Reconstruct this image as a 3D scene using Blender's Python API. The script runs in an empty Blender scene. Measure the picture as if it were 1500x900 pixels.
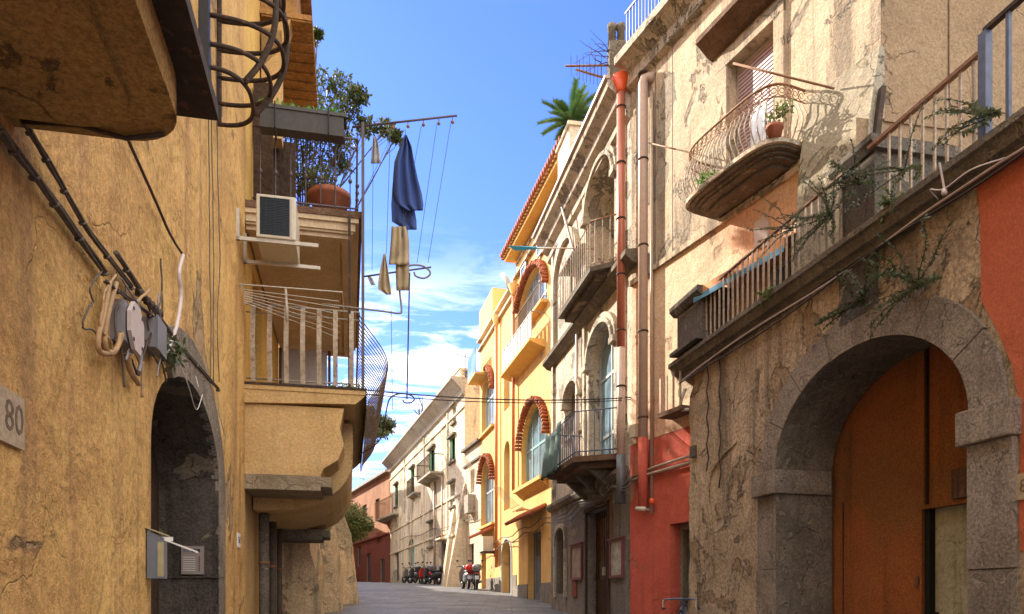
import bpy, bmesh, math, random
from mathutils import Vector, Matrix
from mathutils.geometry import tessellate_polygon
R = random.Random(7)
FPX = 1100.0; HZ = 880.0; EYE = 1.6
C = bpy.context.scene.collection

# ------------------------------------------------------------------ helpers
def V(*a): return Vector(a)

class Frame:
    """a facade: s runs along it away from the viewer, d out into the street, z up"""
    def __init__(f, ox, oy, ux, uy, nx, ny):
        f.o = (ox, oy); f.u = (ux, uy); f.n = (nx, ny)
    def W(f, s, d, z):
        return Vector((f.o[0]+f.u[0]*s+f.n[0]*d, f.o[1]+f.u[1]*s+f.n[1]*d, z))
    def hit(f, px, py, o=0.0):
        k = (px-750)/FPX
        Y = (o+f.o[0]*f.n[0]+f.o[1]*f.n[1])/(k*f.n[0]+f.n[1])
        X = k*Y
        return ((X-f.o[0])*f.u[0]+(Y-f.o[1])*f.u[1], EYE+(HZ-py)/FPX*Y)
    def s(f, px, o=0.0): return f.hit(px, 0, o)[0]
    def z(f, px, py, o=0.0): return f.hit(px, py, o)[1]
def fac(c, m, right=True):
    L = math.sqrt(1+m*m)
    return Frame(c, 0, m/L, 1/L, *((-1/L, m/L) if right else (1/L, -m/L)))
WORLD = Frame(0, 0, 1, 0, 0, 1)

class MB:
    def __init__(m, F=WORLD):
        m.F = F; m.v = []; m.f = []; m.smooth = []
    def add(m, pts, faces, smooth=False):
        b = len(m.v)
        m.v += [m.F.W(*p) for p in pts]
        m.f += [tuple(b+i for i in f) for f in faces]
        m.smooth += [smooth]*len(faces)
        return m
    def box(m, s0, s1, d0, d1, z0, z1):
        p = [(s, d, z) for s in (s0, s1) for d in (d0, d1) for z in (z0, z1)]
        return m.add(p, [(0,1,3,2),(4,6,7,5),(0,4,5,1),(2,3,7,6),(0,2,6,4),(1,5,7,3)])
    def prism(m, a, b):
        """a, b: matching loops of points"""
        n = len(a)
        return m.add(list(a)+list(b), [tuple(range(n-1,-1,-1)), tuple(range(n, 2*n))] +
                     [(i, (i+1)%n, n+(i+1)%n, n+i) for i in range(n)])
    def sz(m, poly, d0, d1): return m.prism([(s, d0, z) for s, z in poly], [(s, d1, z) for s, z in poly])
    def dz(m, poly, s0, s1): return m.prism([(s0, d, z) for d, z in poly], [(s1, d, z) for d, z in poly])
    def sd(m, poly, z0, z1): return m.prism([(s, d, z0) for s, d in poly], [(s, d, z1) for s, d in poly])
    def tube(m, pts, r, n=8, closed=False, flat=None):
        pts = [Vector(p) for p in pts]; N = len(pts)
        rr = r if isinstance(r, (list, tuple)) else [r]*N
        vs = []; ref = None
        for i, p in enumerate(pts):
            if closed: t = pts[(i+1)%N]-pts[i-1]
            else: t = pts[min(i+1, N-1)]-pts[max(i-1, 0)]
            if t.length < 1e-9: t = Vector((0, 0, 1))
            t.normalize()
            if ref is None:
                ref = Vector((0, 0, 1)) if abs(t.z) < .9 else Vector((0, 1, 0))
            a = t.cross(ref)
            if a.length < 1e-4: a = t.cross(Vector((1, 0, 0)))
            a.normalize(); b = t.cross(a).normalized(); ref = -b if abs(t.dot(b)) < .99 else ref
            ref = (t.cross(a)) * -1
            for k in range(n):
                an = 2*math.pi*k/n
                q = p+(a*math.cos(an)+b*math.sin(an))*rr[i]
                if flat:
                    q = p+a*math.cos(an)*flat[0]+b*math.sin(an)*flat[1]
                vs.append(tuple(q))
        fs = []
        for i in range(N if closed else N-1):
            j = (i+1) % N
            for k in range(n):
                k2 = (k+1) % n
                fs.append((i*n+k, i*n+k2, j*n+k2, j*n+k))
        if not closed:
            fs.append(tuple(range(n-1, -1, -1))); fs.append(tuple((N-1)*n+k for k in range(n)))
        return m.add(vs, fs, n > 5)
    def bar(m, pts, a, b):
        """rectangular-section bar: a wide along s, b deep along d (vertical-ish bars)"""
        n = len(pts); vs = []
        for (s, d, z) in pts:
            vs += [(s-a, d-b, z), (s+a, d-b, z), (s+a, d+b, z), (s-a, d+b, z)]
        fs = [(i*4+k, i*4+(k+1)%4, (i+1)*4+(k+1)%4, (i+1)*4+k) for i in range(n-1) for k in range(4)]
        return m.add(vs, fs+[(3,2,1,0), tuple((n-1)*4+k for k in range(4))])
    def lathe(m, c, prof, n=16):
        vs = [(c[0]+r*math.cos(2*math.pi*k/n), c[1]+r*math.sin(2*math.pi*k/n), c[2]+z) for r, z in prof for k in range(n)]
        fs = [(i*n+k, i*n+(k+1)%n, (i+1)*n+(k+1)%n, (i+1)*n+k) for i in range(len(prof)-1) for k in range(n)]
        fs += [tuple(range(n-1,-1,-1)), tuple((len(prof)-1)*n+k for k in range(n))]
        return m.add(vs, fs, True)
    def grid(m, fn, nu, nv, smooth=True):
        vs = [fn(i/nu, j/nv) for j in range(nv+1) for i in range(nu+1)]
        return m.add(vs, [(j*(nu+1)+i, j*(nu+1)+i+1, (j+1)*(nu+1)+i+1, (j+1)*(nu+1)+i) for j in range(nv) for i in range(nu)], smooth)
    def sheet(m, outer, holes, d):
        loops = [[Vector((s, z, 0)) for s, z in outer]]+[[Vector((s, z, 0)) for s, z in h] for h in holes]
        tris = tessellate_polygon(loops)
        flat = [p for l in loops for p in l]
        return m.add([(p.x, d, p.y) for p in flat], [tuple(t) for t in tris])
    def reveal(m, hole, d0, d1):
        n = len(hole)
        return m.add([(s, d0, z) for s, z in hole]+[(s, d1, z) for s, z in hole],
                     [(i, (i+1)%n, n+(i+1)%n, n+i) for i in range(n)])
    def build(m, name, mat, parent=None, label=None, cat=None, group=None, kind=None, bevel=0):
        me = bpy.data.meshes.new(name)
        if parent is not None: org = wloc(parent)
        elif kind == 'structure': org = Vector((0, 0, 0))
        else:
            xs = [v.x for v in m.v]; ys = [v.y for v in m.v]; zs = [v.z for v in m.v]
            org = Vector(((min(xs)+max(xs))/2, (min(ys)+max(ys))/2, min(zs)))
        me.from_pydata([tuple(v-org) for v in m.v], [], m.f)
        me.polygons.foreach_set('use_smooth', m.smooth); me.update()
        o = bpy.data.objects.new(name, me); C.objects.link(o)
        me.materials.append(mat)
        if parent is not None: o.parent = parent
        else: o.location = org
        o['_w'] = 1
        WL[o.name] = org
        if bevel:
            b = o.modifiers.new('b', 'BEVEL'); b.width = bevel; b.segments = 2; b.limit_method = 'ANGLE'
        if label: o['label'] = label
        if cat: o['category'] = cat
        if group: o['group'] = group
        if kind: o['kind'] = kind
        del o['_w']
        return o
WL = {}
def wloc(o): return WL[o.name]
def thing(name, label, cat, loc, group=None):
    o = bpy.data.objects.new(name, None); C.objects.link(o); o.location = loc; o.empty_display_size = .2
    o['label'] = label; o['category'] = cat
    if group: o['group'] = group
    WL[o.name] = Vector(loc)
    return o
def copy_tree(o, parent=None):
    c = o.copy(); C.objects.link(c); c.parent = parent
    for ch in list(o.children): copy_tree(ch, c)
    return c
def cr(pts, k=5):
    P = [Vector(p) for p in pts]; P = [P[0]*2-P[1]]+P+[P[-1]*2-P[-2]]; out = []
    for i in range(1, len(P)-2):
        a, b, c, d = P[i-1:i+3]
        for j in range(k):
            t = j/k; out.append(.5*((2*b)+(c-a)*t+(2*a-5*b+4*c-d)*t*t+(3*b-a-3*c+d)*t**3))
    return out+[P[-2]]
def arch(s0, s1, z0, zs, rise, n=18):
    """opening outline: jambs from z0 to zs, elliptical head"""
    c = (s0+s1)/2; r = (s1-s0)/2
    return [(s0, z0), (s1, z0)]+[(c+r*math.cos(math.pi*i/n), zs+rise*math.sin(math.pi*i/n)) for i in range(n+1)]
def rect(s0, s1, z0, z1): return [(s0, z0), (s1, z0), (s1, z1), (s0, z1)]
def arch_band(m, s0, s1, zs, rise, w, d0, d1, a0=0, a1=180, n=20, z0=None, wj=None):
    """moulding round the head of an arch (and down its jambs when z0 is given)"""
    c = (s0+s1)/2; r = (s1-s0)/2
    inn = []; out = []
    for i in range(n+1):
        a = math.radians(a0+(a1-a0)*i/n)
        inn.append((c+r*math.cos(a), zs+rise*math.sin(a))); out.append((c+(r+w)*math.cos(a), zs+(rise+w)*math.sin(a)))
    if z0 is not None:
        inn.insert(0, (s1, z0)); out.insert(0, (s1+w, z0))
        if a1 >= 179: inn.append((s0, z0)); out.append((s0-w, z0))
    N = len(inn)
    vs = [(p[0], d, p[1]) for d in (d0, d1) for l in (inn, out) for p in l]
    fs = []
    for i in range(N-1):
        fs += [(2*N+i, 2*N+i+1, 3*N+i+1, 3*N+i), (i, 2*N+i, 2*N+i+1, i+1), (N+i, N+i+1, 3*N+i+1, 3*N+i), (i, i+1, N+i+1, N+i)]
    fs += [(0, N, 3*N, 2*N), (N-1, 2*N-1, 4*N-1, 3*N-1)]
    m.add(vs, fs)

# ------------------------------------------------------------------ materials
class NT:
    def __init__(s, nt): s.t = nt; s.N = nt.nodes; s.L = nt.links
    def n(s, ty, **k):
        nd = s.N.new(ty)
        for a, b in k.items():
            if a == 'i':
                for x, y in b.items():
                    if hasattr(y, 'links') or isinstance(y, bpy.types.NodeSocket): s.L.new(y, nd.inputs[x])
                    else: nd.inputs[x].default_value = y
            else: setattr(nd, a, b)
        return nd
    def map(s, vec, sc, loc=(0, 0, 0)):
        return s.n('ShaderNodeMapping', i={0: vec, 1: loc, 3: sc}).outputs[0]
    def noise(s, vec, sc, det=5, ro=.55, dist=0):
        return s.n('ShaderNodeTexNoise', i={'Vector': vec, 'Scale': sc, 'Detail': det, 'Roughness': ro, 'Distortion': dist}).outputs[0]
    def ramp(s, f, a, b, v0=0., v1=1.):
        return s.n('ShaderNodeMapRange', interpolation_type='SMOOTHSTEP', i={0: f, 1: a, 2: b, 3: v0, 4: v1}).outputs[0]
    def math(s, op, a, b=0.): return s.n('ShaderNodeMath', operation=op, i={0: a, 1: b}).outputs[0]
    def mix(s, f, a, b, bt='MIX'):
        nd = s.n('ShaderNodeMix', data_type='RGBA', blend_type=bt)
        for i, x in ((0, f), (6, a), (7, b)):
            if isinstance(x, bpy.types.NodeSocket): s.L.new(x, nd.inputs[i])
            else: nd.inputs[i].default_value = (*x, 1) if isinstance(x, tuple) and len(x) == 3 else x
        return nd.outputs[2]
def newmat(name):
    m = bpy.data.materials.new(name); m.use_nodes = True
    nt = m.node_tree; b = nt.nodes['Principled BSDF']
    return m, NT(nt), b
def surf(name, base, alt=None, stain=(.12, .09, .06), patch=None, pt=.56, ps=.55, scale=1., streak=.5, st=.52, crack=.5, bump=.5, rough=.9, fine=30, seed=0., fa=.35, groove=None, metal=0., lump=.35):
    """weathered surface: cloudy tone, vertical runs, fallen patches, cracks, grain"""
    m, T, B = newmat(name)
    alt = alt or tuple(c*.8 for c in base)
    pos = T.n('ShaderNodeNewGeometry').outputs['Position']
    P = T.map(pos, (1, 1, 1), (seed*7.3, seed*3.1, seed*5.7))
    n1 = T.noise(P, .55*scale, 7, .62, .4)
    col = T.mix(T.ramp(n1, .38, .62), base, alt)
    n2 = T.noise(P, 2.6*scale, 6, .65)
    col = T.mix(T.ramp(n2, .35, .75, 0, .45), col, tuple(c*.72 for c in base))
    sv = T.noise(T.map(P, (1.7*scale, 1.7*scale, .16*scale)), 1.6, 6, .62, .3)
    col = T.mix(T.math('MULTIPLY', T.ramp(sv, st, st+.2), streak), col, stain)
    h = T.math('MULTIPLY', n2, .5)
    if patch:
        pn = T.noise(P, ps*scale, 10, .63, .6)
        pm = T.ramp(pn, pt, pt+.018)
        edge = T.math('MULTIPLY', T.ramp(pn, pt-.012, pt), T.math('SUBTRACT', 1., T.ramp(pn, pt+.002, pt+.014)))
        pc = T.mix(T.noise(P, 9, 6, .7), patch, tuple(c*.55 for c in patch))
        col = T.mix(pm, col, pc); col = T.mix(T.math('MULTIPLY', edge, .6), col, tuple(c*.35 for c in patch))
        h = T.math('SUBTRACT', h, T.math('MULTIPLY', pm, 1.1))
    if crack:
        wv = T.n('ShaderNodeVectorMath', operation='ADD', i={0: P, 1: T.n('ShaderNodeVectorMath', operation='SCALE', i={0: T.n('ShaderNodeTexNoise', i={'Vector': P, 'Scale': 1.7, 'Detail': 5.}).outputs['Color'], 3: .9}).outputs[0]}).outputs[0]
        vo = T.n('ShaderNodeTexVoronoi', feature='DISTANCE_TO_EDGE', i={'Vector': wv, 'Scale': .8*scale}).outputs[0]
        cm = T.math('MULTIPLY', T.math('SUBTRACT', 1., T.ramp(vo, .002, .011)), T.ramp(T.noise(P, .9, 3), .5, .56))
        cm = T.math('MULTIPLY', cm, crack)
        col = T.mix(cm, col, tuple(c*.3 for c in base)); h = T.math('SUBTRACT', h, cm)
    fn = T.noise(P, fine, 6, .7)
    f2 = T.noise(P, fine*3.3, 4, .7)
    ff = T.math('ADD', T.math('MULTIPLY', fn, .6), T.math('MULTIPLY', f2, .4))
    g = T.ramp(ff, .38, .62, 1-fa, 1+fa*.45)
    col = T.mix(1., col, T.n('ShaderNodeCombineColor', i={0: g, 1: g, 2: g}).outputs[0], 'MULTIPLY')
    if groove:
        br = T.n('ShaderNodeTexBrick', offset=.5, i={'Vector': T.map(T.n('ShaderNodeCombineXYZ', i={0: T.math('ADD', T.n('ShaderNodeSeparateXYZ', i={0: pos}).outputs[0], T.n('ShaderNodeSeparateXYZ', i={0: pos}).outputs[1]), 1: T.n('ShaderNodeSeparateXYZ', i={0: pos}).outputs[2]}).outputs[0], (1, 1, 1)), 'Scale': 1., 'Mortar Size': groove[2], 'Mortar Smooth': .2, 'Brick Width': groove[0], 'Row Height': groove[1]}).outputs[1]
        col = T.mix(T.math('MULTIPLY', br, .7), col, tuple(c*.4 for c in base)); h = T.math('SUBTRACT', h, br)
    h = T.math('ADD', h, T.math('MULTIPLY', ff, .9)); h = T.math('ADD', h, T.math('MULTIPLY', n1, 1.2))
    bp = T.n('ShaderNodeBump', i={'Strength': bump, 'Distance': .035, 'Height': h}).outputs[0]
    if lump:
        bp = T.n('ShaderNodeBump', i={'Strength': lump, 'Distance': .16, 'Height': T.noise(P, 1.5*scale, 3, .5, .5), 'Normal': bp}).outputs[0]
    T.L.new(col, B.inputs['Base Color']); T.L.new(bp, B.inputs['Normal'])
    B.inputs['Roughness'].default_value = rough; B.inputs['Metallic'].default_value = metal
    B.inputs['Specular IOR Level'].default_value = .2
    return m
def simple(name, c, rough=.6, metal=0., var=.25, sc=14, bump=.15, rust=None, rt=.5, spec=.4):
    m, T, B = newmat(name)
    pos = T.n('ShaderNodeNewGeometry').outputs['Position']
    n = T.noise(pos, sc, 6, .65)
    col = T.mix(T.ramp(n, .3, .7), c, tuple(x*(1-var) for x in c))
    if rust: col = T.mix(T.ramp(T.noise(pos, sc*.8, 7, .7), rt, rt+.08), col, rust)
    T.L.new(col, B.inputs['Base Color'])
    T.L.new(T.n('ShaderNodeBump', i={'Strength': bump, 'Distance': .01, 'Height': n}).outputs[0], B.inputs['Normal'])
    B.inputs['Roughness'].default_value = rough; B.inputs['Metallic'].default_value = metal
    B.inputs['Specular IOR Level'].default_value = spec
    return m
def leafmat(name, a, b):
    m, T, B = newmat(name)
    pos = T.n('ShaderNodeNewGeometry').outputs['Position']
    col = T.mix(T.ramp(T.noise(pos, 6, 4, .7), .35, .65), a, b)
    T.L.new(col, B.inputs['Base Color']); B.inputs['Roughness'].default_value = .5
    tr = T.n('ShaderNodeBsdfTranslucent', i={0: col}).outputs[0]
    ms = T.n('ShaderNodeMixShader', i={0: .3, 1: B.outputs[0], 2: tr}).outputs[0]
    T.L.new(ms, T.N['Material Output'].inputs[0])
    return m
def glassmat(name, c, rough=.08):
    m, T, B = newmat(name)
    pos = T.n('ShaderNodeNewGeometry').outputs['Position']
    col = T.mix(T.ramp(T.noise(pos, 1.3, 3), .35, .65), c, tuple(x*.5 for x in c))
    T.L.new(col, B.inputs['Base Color']); B.inputs['Roughness'].default_value = rough
    B.inputs['Specular IOR Level'].default_value = .8
    T.L.new(T.n('ShaderNodeBump', i={'Strength': .08, 'Distance': .02, 'Height': T.noise(pos, 2., 2)}).outputs[0], B.inputs['Normal'])
    return m

M = {}
M['ochre'] = surf('ochre_plaster', (.84, .52, .18), (.70, .40, .145), (.34, .19, .10), (.60, .40, .22), .61, .5, 1., .55, .49, .22, 1., fine=20, seed=1, fa=.30, lump=.9)
M['yellow'] = surf('yellow_plaster', (.78, .50, .13), (.70, .42, .12), (.25, .16, .08), None, streak=.3, crack=.2, bump=.4, seed=2, fa=.25)
M['consoleplaster'] = surf('pale_ochre_plaster', (.66, .43, .19), (.58, .36, .14), (.22, .16, .10), None, streak=.25, crack=.5, bump=.5, seed=3, fa=.25)
M['stoneband'] = surf('pale_tuff_stone', (.40, .31, .20), (.28, .21, .14), (.1, .08, .06), None, streak=.3, bump=.9, crack=.6, fine=40, seed=4, scale=2.5)
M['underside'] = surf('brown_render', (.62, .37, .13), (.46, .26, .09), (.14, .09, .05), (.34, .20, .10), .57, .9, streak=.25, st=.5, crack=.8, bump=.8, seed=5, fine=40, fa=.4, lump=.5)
M['cream_soffit'] = surf('cream_soffit', (.66, .50, .32), (.58, .44, .27), (.25, .17, .1), None, streak=.1, crack=.1, bump=.2, seed=6, fa=.2)
M['basalt'] = surf('grey_piperno_stone', (.38, .305, .235), (.25, .20, .155), (.12, .095, .075), (.46, .38, .29), .60, 1.6, streak=.5, bump=.9, crack=.3, fine=34, seed=8, scale=1.8, fa=.5)
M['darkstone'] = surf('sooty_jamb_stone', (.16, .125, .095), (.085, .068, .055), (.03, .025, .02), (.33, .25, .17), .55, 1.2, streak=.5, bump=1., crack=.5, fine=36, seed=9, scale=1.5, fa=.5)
M['tuff'] = surf('crumbling_tuff_plaster', (.62, .465, .31), (.44, .33, .22), (.19, .145, .10), (.47, .33, .20), .575, .75, 1.1, .75, .46, .8, 1., fine=22, seed=10, fa=.5, lump=.7)
M['salmon'] = surf('terracotta_paint', (.62, .165, .08), (.52, .135, .065), (.38, .12, .07), None, streak=.45, st=.5, crack=.2, bump=.4, seed=11, fine=40, fa=.25)
M['redpaint'] = surf('coral_red_paint', (.64, .135, .09), (.54, .11, .07), (.36, .09, .06), (.62, .24, .15), .60, .9, streak=.5, st=.5, crack=.3, bump=.4, seed=12, fa=.2)
M['orangedoor'] = surf('orange_boards', (.38, .125, .04), (.26, .12, .045), (.10, .045, .025), None, streak=.45, st=.45, crack=.15, bump=.4, seed=13, fine=40, fa=.4, lump=.3)
M['cream'] = surf('cream_pink_plaster', (.72, .55, .38), (.54, .44, .325), (.22, .175, .13), (.46, .385, .29), .565, .9, 1.1, .8, .45, .35, 1., fine=24, seed=14, fa=.3)
M['pinkcream'] = surf('faded_salmon_plaster', (.80, .48, .32), (.76, .56, .38), (.40, .28, .18), (.60, .47, .32), .60, .6, 1., .3, .55, .6, .8, fine=22, seed=15, fa=.28)
M['shadecream'] = surf('shade_toned_cream', (.36, .25, .15), (.31, .21, .125), (.16, .12, .08), (.28, .2, .13), .62, .7, 1., .3, .55, .5, .8, fine=24, seed=16, fa=.3)  # cream house plaster darkened: the return wall's shade is put into the colour
M['buttress'] = surf('grey_scored_plaster', (.42, .365, .27), (.34, .29, .21), (.22, .18, .13), (.36, .30, .21), .56, .9, 1.2, .5, .5, .6, .9, fine=24, seed=17, fa=.35)
M['retaining'] = surf('brown_ochre_render', (.78, .57, .33), (.66, .48, .28), (.30, .23, .15), (.56, .44, .28), .56, .9, 1.2, .7, .47, .5, .9, fine=22, seed=41, fa=.35, lump=.8)
M['baroque'] = surf('weathered_stucco', (.70, .58, .44), (.53, .455, .355), (.20, .17, .135), (.42, .36, .28), .56, .9, 1.4, .6, .5, .5, 1., fine=22, seed=18, fa=.35)
M['greyrender'] = surf('grey_cement_render', (.30, .26, .22), (.22, .19, .16), (.10, .09, .08), (.42, .34, .26), .58, .9, 1.3, .6, .5, .5, .9, fine=24, seed=19, fa=.4)
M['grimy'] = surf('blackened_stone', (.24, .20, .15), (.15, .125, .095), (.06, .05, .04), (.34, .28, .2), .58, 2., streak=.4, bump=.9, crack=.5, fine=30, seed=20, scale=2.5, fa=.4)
M['yellowhouse'] = surf('warm_yellow_paint', (.80, .50, .18), (.74, .43, .15), (.45, .29, .14), (.62, .45, .26), .63, .8, streak=.5, st=.5, crack=.2, bump=.3, seed=21, fa=.14)
M['orangetrim'] = surf('orange_yellow_trim', (.76, .47, .15), (.68, .40, .13), (.4, .25, .1), None, streak=.2, crack=.1, bump=.3, seed=22, fa=.15)
M['farcream'] = surf('bleached_plaster', (.74, .61, .44), (.64, .52, .37), (.28, .22, .16), (.50, .41, .31), .56, .35, .8, .7, .5, .5, .8, fine=9, seed=23, fa=.25)
M['fargrey'] = surf('grey_plaster', (.42, .37, .30), (.34, .30, .25), (.2, .17, .14), (.55, .46, .36), .57, .3, .8, .5, .5, .4, .8, fine=9, seed=24, fa=.25)
M['farorange'] = surf('orange_render', (.42, .20, .10), (.30, .14, .07), (.25, .12, .07), None, streak=.6, crack=.2, bump=.5, seed=25, fine=10, fa=.2)
M['farred'] = surf('brick_red_render', (.24, .075, .05), (.28, .08, .05), (.15, .06, .04), None, streak=.3, crack=.2, bump=.5, seed=26, fine=10, fa=.2)
M['parapet'] = surf('mossy_pier_render', (.16, .13, .10), (.13, .11, .09), (.06, .05, .04), (.40, .33, .25), .60, 1.5, streak=.5, bump=1., crack=.5, fine=30, seed=27, scale=2., fa=.45)
M['tile'] = surf('terracotta_tile', (.44, .14, .065), (.30, .10, .05), (.16, .08, .05), None, streak=.3, bump=.4, crack=0, fine=20, seed=28, scale=3, fa=.3)
M['white'] = simple('white_paint', (.50, .50, .49), .5, var=.15)
M['offwhite'] = simple('aged_white_enamel', (.62, .55, .45), .5, var=.25, rust=(.30, .17, .09), rt=.62)
M['railcream'] = simple('chipped_cream_iron', (.46, .36, .25), .6, var=.4, sc=20, rust=(.26, .13, .07), rt=.54)
M['railblue'] = simple('slate_blue_iron', (.10, .12, .19), .5, var=.3, rust=(.22, .14, .1), rt=.64)
M['railgrey'] = simple('grey_painted_iron', (.30, .25, .19), .5, var=.35, rust=(.20, .12, .07), rt=.58)
M['iron'] = simple('dark_iron', (.055, .034, .022), .85, var=.4, rust=(.12, .05, .03), rt=.55)
M['rustiron'] = simple('rusted_iron', (.32, .16, .08), .7, var=.4, rust=(.5, .38, .25), rt=.58)
M['brownrail'] = simple('brown_rail_iron', (.20, .13, .09), .9, var=.4, spec=.1)
M['blackiron'] = simple('black_iron', (.018, .018, .022), .45)
M['purpleiron'] = simple('plum_grey_iron', (.10, .075, .085), .5)
M['cable'] = simple('grey_brown_cable', (.13, .10, .075), .7, var=.4)
M['darkcable'] = simple('dark_brown_cable', (.065, .035, .025), .6, var=.4)
M['whitecable'] = simple('pale_conduit', (.60, .50, .46), .5, var=.15)
M['ochrecable'] = simple('ochre_painted_conduit', (.45, .27, .12), .6, var=.3)
M['plasticgrey'] = simple('grey_plastic', (.24, .22, .23), .5, var=.15)
M['plastic'] = simple('beige_plastic', (.55, .46, .42), .45, var=.12)
M['acwhite'] = simple('cream_metal_casing', (.62, .55, .42), .4, var=.1)
M['acdark'] = simple('dark_grille', (.03, .04, .055), .5, sc=160, var=.6)
M['copperpipe'] = simple('copper_brown_pipe', (.42, .14, .08), .35, var=.15, metal=.15)
M['redfunnel'] = simple('orange_red_plastic', (.75, .10, .02), .4, var=.1)
M['pinkpipe'] = simple('pinkish_tan_pipe', (.56, .40, .31), .4, var=.15)
M['tanpipe'] = simple('tan_pipe', (.42, .31, .22), .4, var=.2)
M['greypipe'] = simple('dark_grey_pipe', (.12, .12, .12), .4)
M['orangepipe'] = simple('orange_pipe', (.62, .20, .07), .4, var=.15)
M['mailbox'] = simple('slate_grey_metal', (.16, .17, .20), .4, var=.1)
M['brass'] = simple('pale_yellow_metal', (.42, .36, .19), .5, var=.2)
M['stonetile'] = simple('pale_stone_tile', (.50, .38, .25), .8, var=.3, sc=30)
M['carved'] = simple('faded_carved_digit', (.22, .15, .10), .8, var=.5, sc=30)
M['paper'] = simple('paper', (.75, .73, .68), .7, var=.06)
M['alu'] = simple('satin_metal_plate', (.38, .30, .25), .35, metal=.3, var=.12)
M['ink'] = simple('dark_ink', (.05, .045, .05), .6)
M['wood'] = surf('weathered_wood', (.20, .12, .075), (.15, .085, .05), (.06, .04, .03), None, streak=.7, crack=.2, bump=.5, seed=31, fine=30, scale=3, fa=.3)
M['darkwood'] = surf('dark_brown_wood', (.085, .05, .03), (.06, .035, .022), (.02, .015, .01), None, streak=.7, crack=.1, bump=.4, seed=32, fine=30, scale=3, fa=.3)
M['eavewood'] = surf('honey_boards', (.45, .24, .08), (.32, .16, .06), (.16, .08, .03), None, streak=.6, crack=.2, bump=.5, seed=33, fine=18, scale=3, fa=.3)
M['greywood'] = surf('grey_blue_painted_door', (.18, .19, .20), (.13, .14, .15), (.06, .06, .06), None, streak=.6, crack=.1, bump=.4, seed=34, fine=24, scale=3, fa=.25)
M['greyolive'] = surf('pale_olive_panel', (.52, .50, .36), (.44, .42, .3), (.15, .14, .1), None, streak=.6, crack=.9, bump=.3, seed=35, fine=24, scale=3, fa=.2)
M['lilac'] = simple('lilac_shutter', (.42, .30, .31), .5, var=.12)
M['greenshut'] = simple('green_shutter', (.05, .17, .055), .5, var=.2)
M['bluegreen'] = simple('teal_window_frame', (.24, .42, .42), .4, var=.15)
M['greyframe'] = simple('blue_grey_frame', (.42, .50, .55), .4, var=.12)
M['glass'] = glassmat('window_glass', (.20, .32, .40), .10)
M['glassdark'] = glassmat('dark_glass', (.03, .035, .04))
M['darkroom'] = simple('dark_interior', (.012, .011, .010), .9)
M['terracotta'] = simple('terracotta_pot_clay', (.36, .12, .06), .7, var=.25)
M['planter'] = simple('dark_grey_planter_plastic', (.075, .068, .06), .5, var=.25)
M['bluecloth'] = simple('blue_cotton', (.045, .085, .27), .85, var=.25, sc=60)
M['bluecloth2'] = simple('pale_blue_cotton', (.16, .24, .42), .85, var=.2, sc=60)
M['beigecloth'] = simple('sand_cotton', (.42, .33, .20), .85, var=.2, sc=60)
M['greycloth'] = simple('grey_white_cotton', (.42, .42, .44), .85, var=.4, sc=30)
M['greencloth'] = simple('faded_green_tarp', (.10, .17, .16), .8, var=.3, sc=8)
M['whitecloth'] = simple('white_cotton', (.72, .76, .85), .85, var=.08)
M['awning'] = simple('orange_awning_cloth', (.62, .26, .10), .8, var=.2)
M['bluevalance'] = simple('blue_awning_trim', (.10, .26, .40), .8, var=.1)
M['turquoise'] = simple('turquoise_tarp', (.05, .33, .48), .7, var=.1)
M['leaf'] = leafmat('dark_leaf', (.055, .085, .025), (.14, .16, .045))
M['palmleaf'] = leafmat('palm_leaf', (.03, .09, .02), (.08, .14, .035))
M['pineleaf'] = leafmat('pine_needles', (.10, .11, .03), (.05, .075, .02))
M['bushleaf'] = leafmat('feathery_leaf', (.10, .15, .03), (.16, .16, .05))
M['freshleaf'] = leafmat('bright_green_leaf', (.10, .30, .03), (.16, .36, .05))
M['weedleaf'] = leafmat('dusty_weed_leaf', (.06, .10, .035), (.12, .12, .06))
M['bark'] = surf('bark', (.16, .12, .08), (.10, .08, .055), (.05, .04, .03), None, streak=.5, crack=.5, bump=1., seed=36, fine=20, scale=3)
M['rubber'] = simple('black_rubber', (.02, .02, .02), .8)
M['chrome'] = simple('chrome', (.6, .6, .6), .2, metal=1., var=.1)
M['scootersilver'] = simple('silver_scooter_paint', (.20, .20, .21), .3, metal=.4, var=.05)
M['scooterdark'] = simple('dark_scooter_paint', (.03, .03, .035), .3, var=.05)
M['scooterred'] = simple('red_scooter_paint', (.50, .02, .015), .3, var=.05)
M['redlens'] = simple('red_lens', (.6, .02, .02), .2)
M['plate'] = simple('white_number_plate', (.7, .72, .78), .4, var=.05)
M['seatblack'] = simple('black_vinyl', (.02, .02, .02), .5)
M['poster'] = simple('faded_poster', (.36, .28, .22), .6, var=.4, sc=5)
M['poster2'] = simple('green_white_poster', (.52, .55, .48), .3, var=.7, sc=5)
M['maroon'] = simple('maroon_frame', (.17, .045, .045), .5, var=.2)
M['multicurtain'] = None
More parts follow.
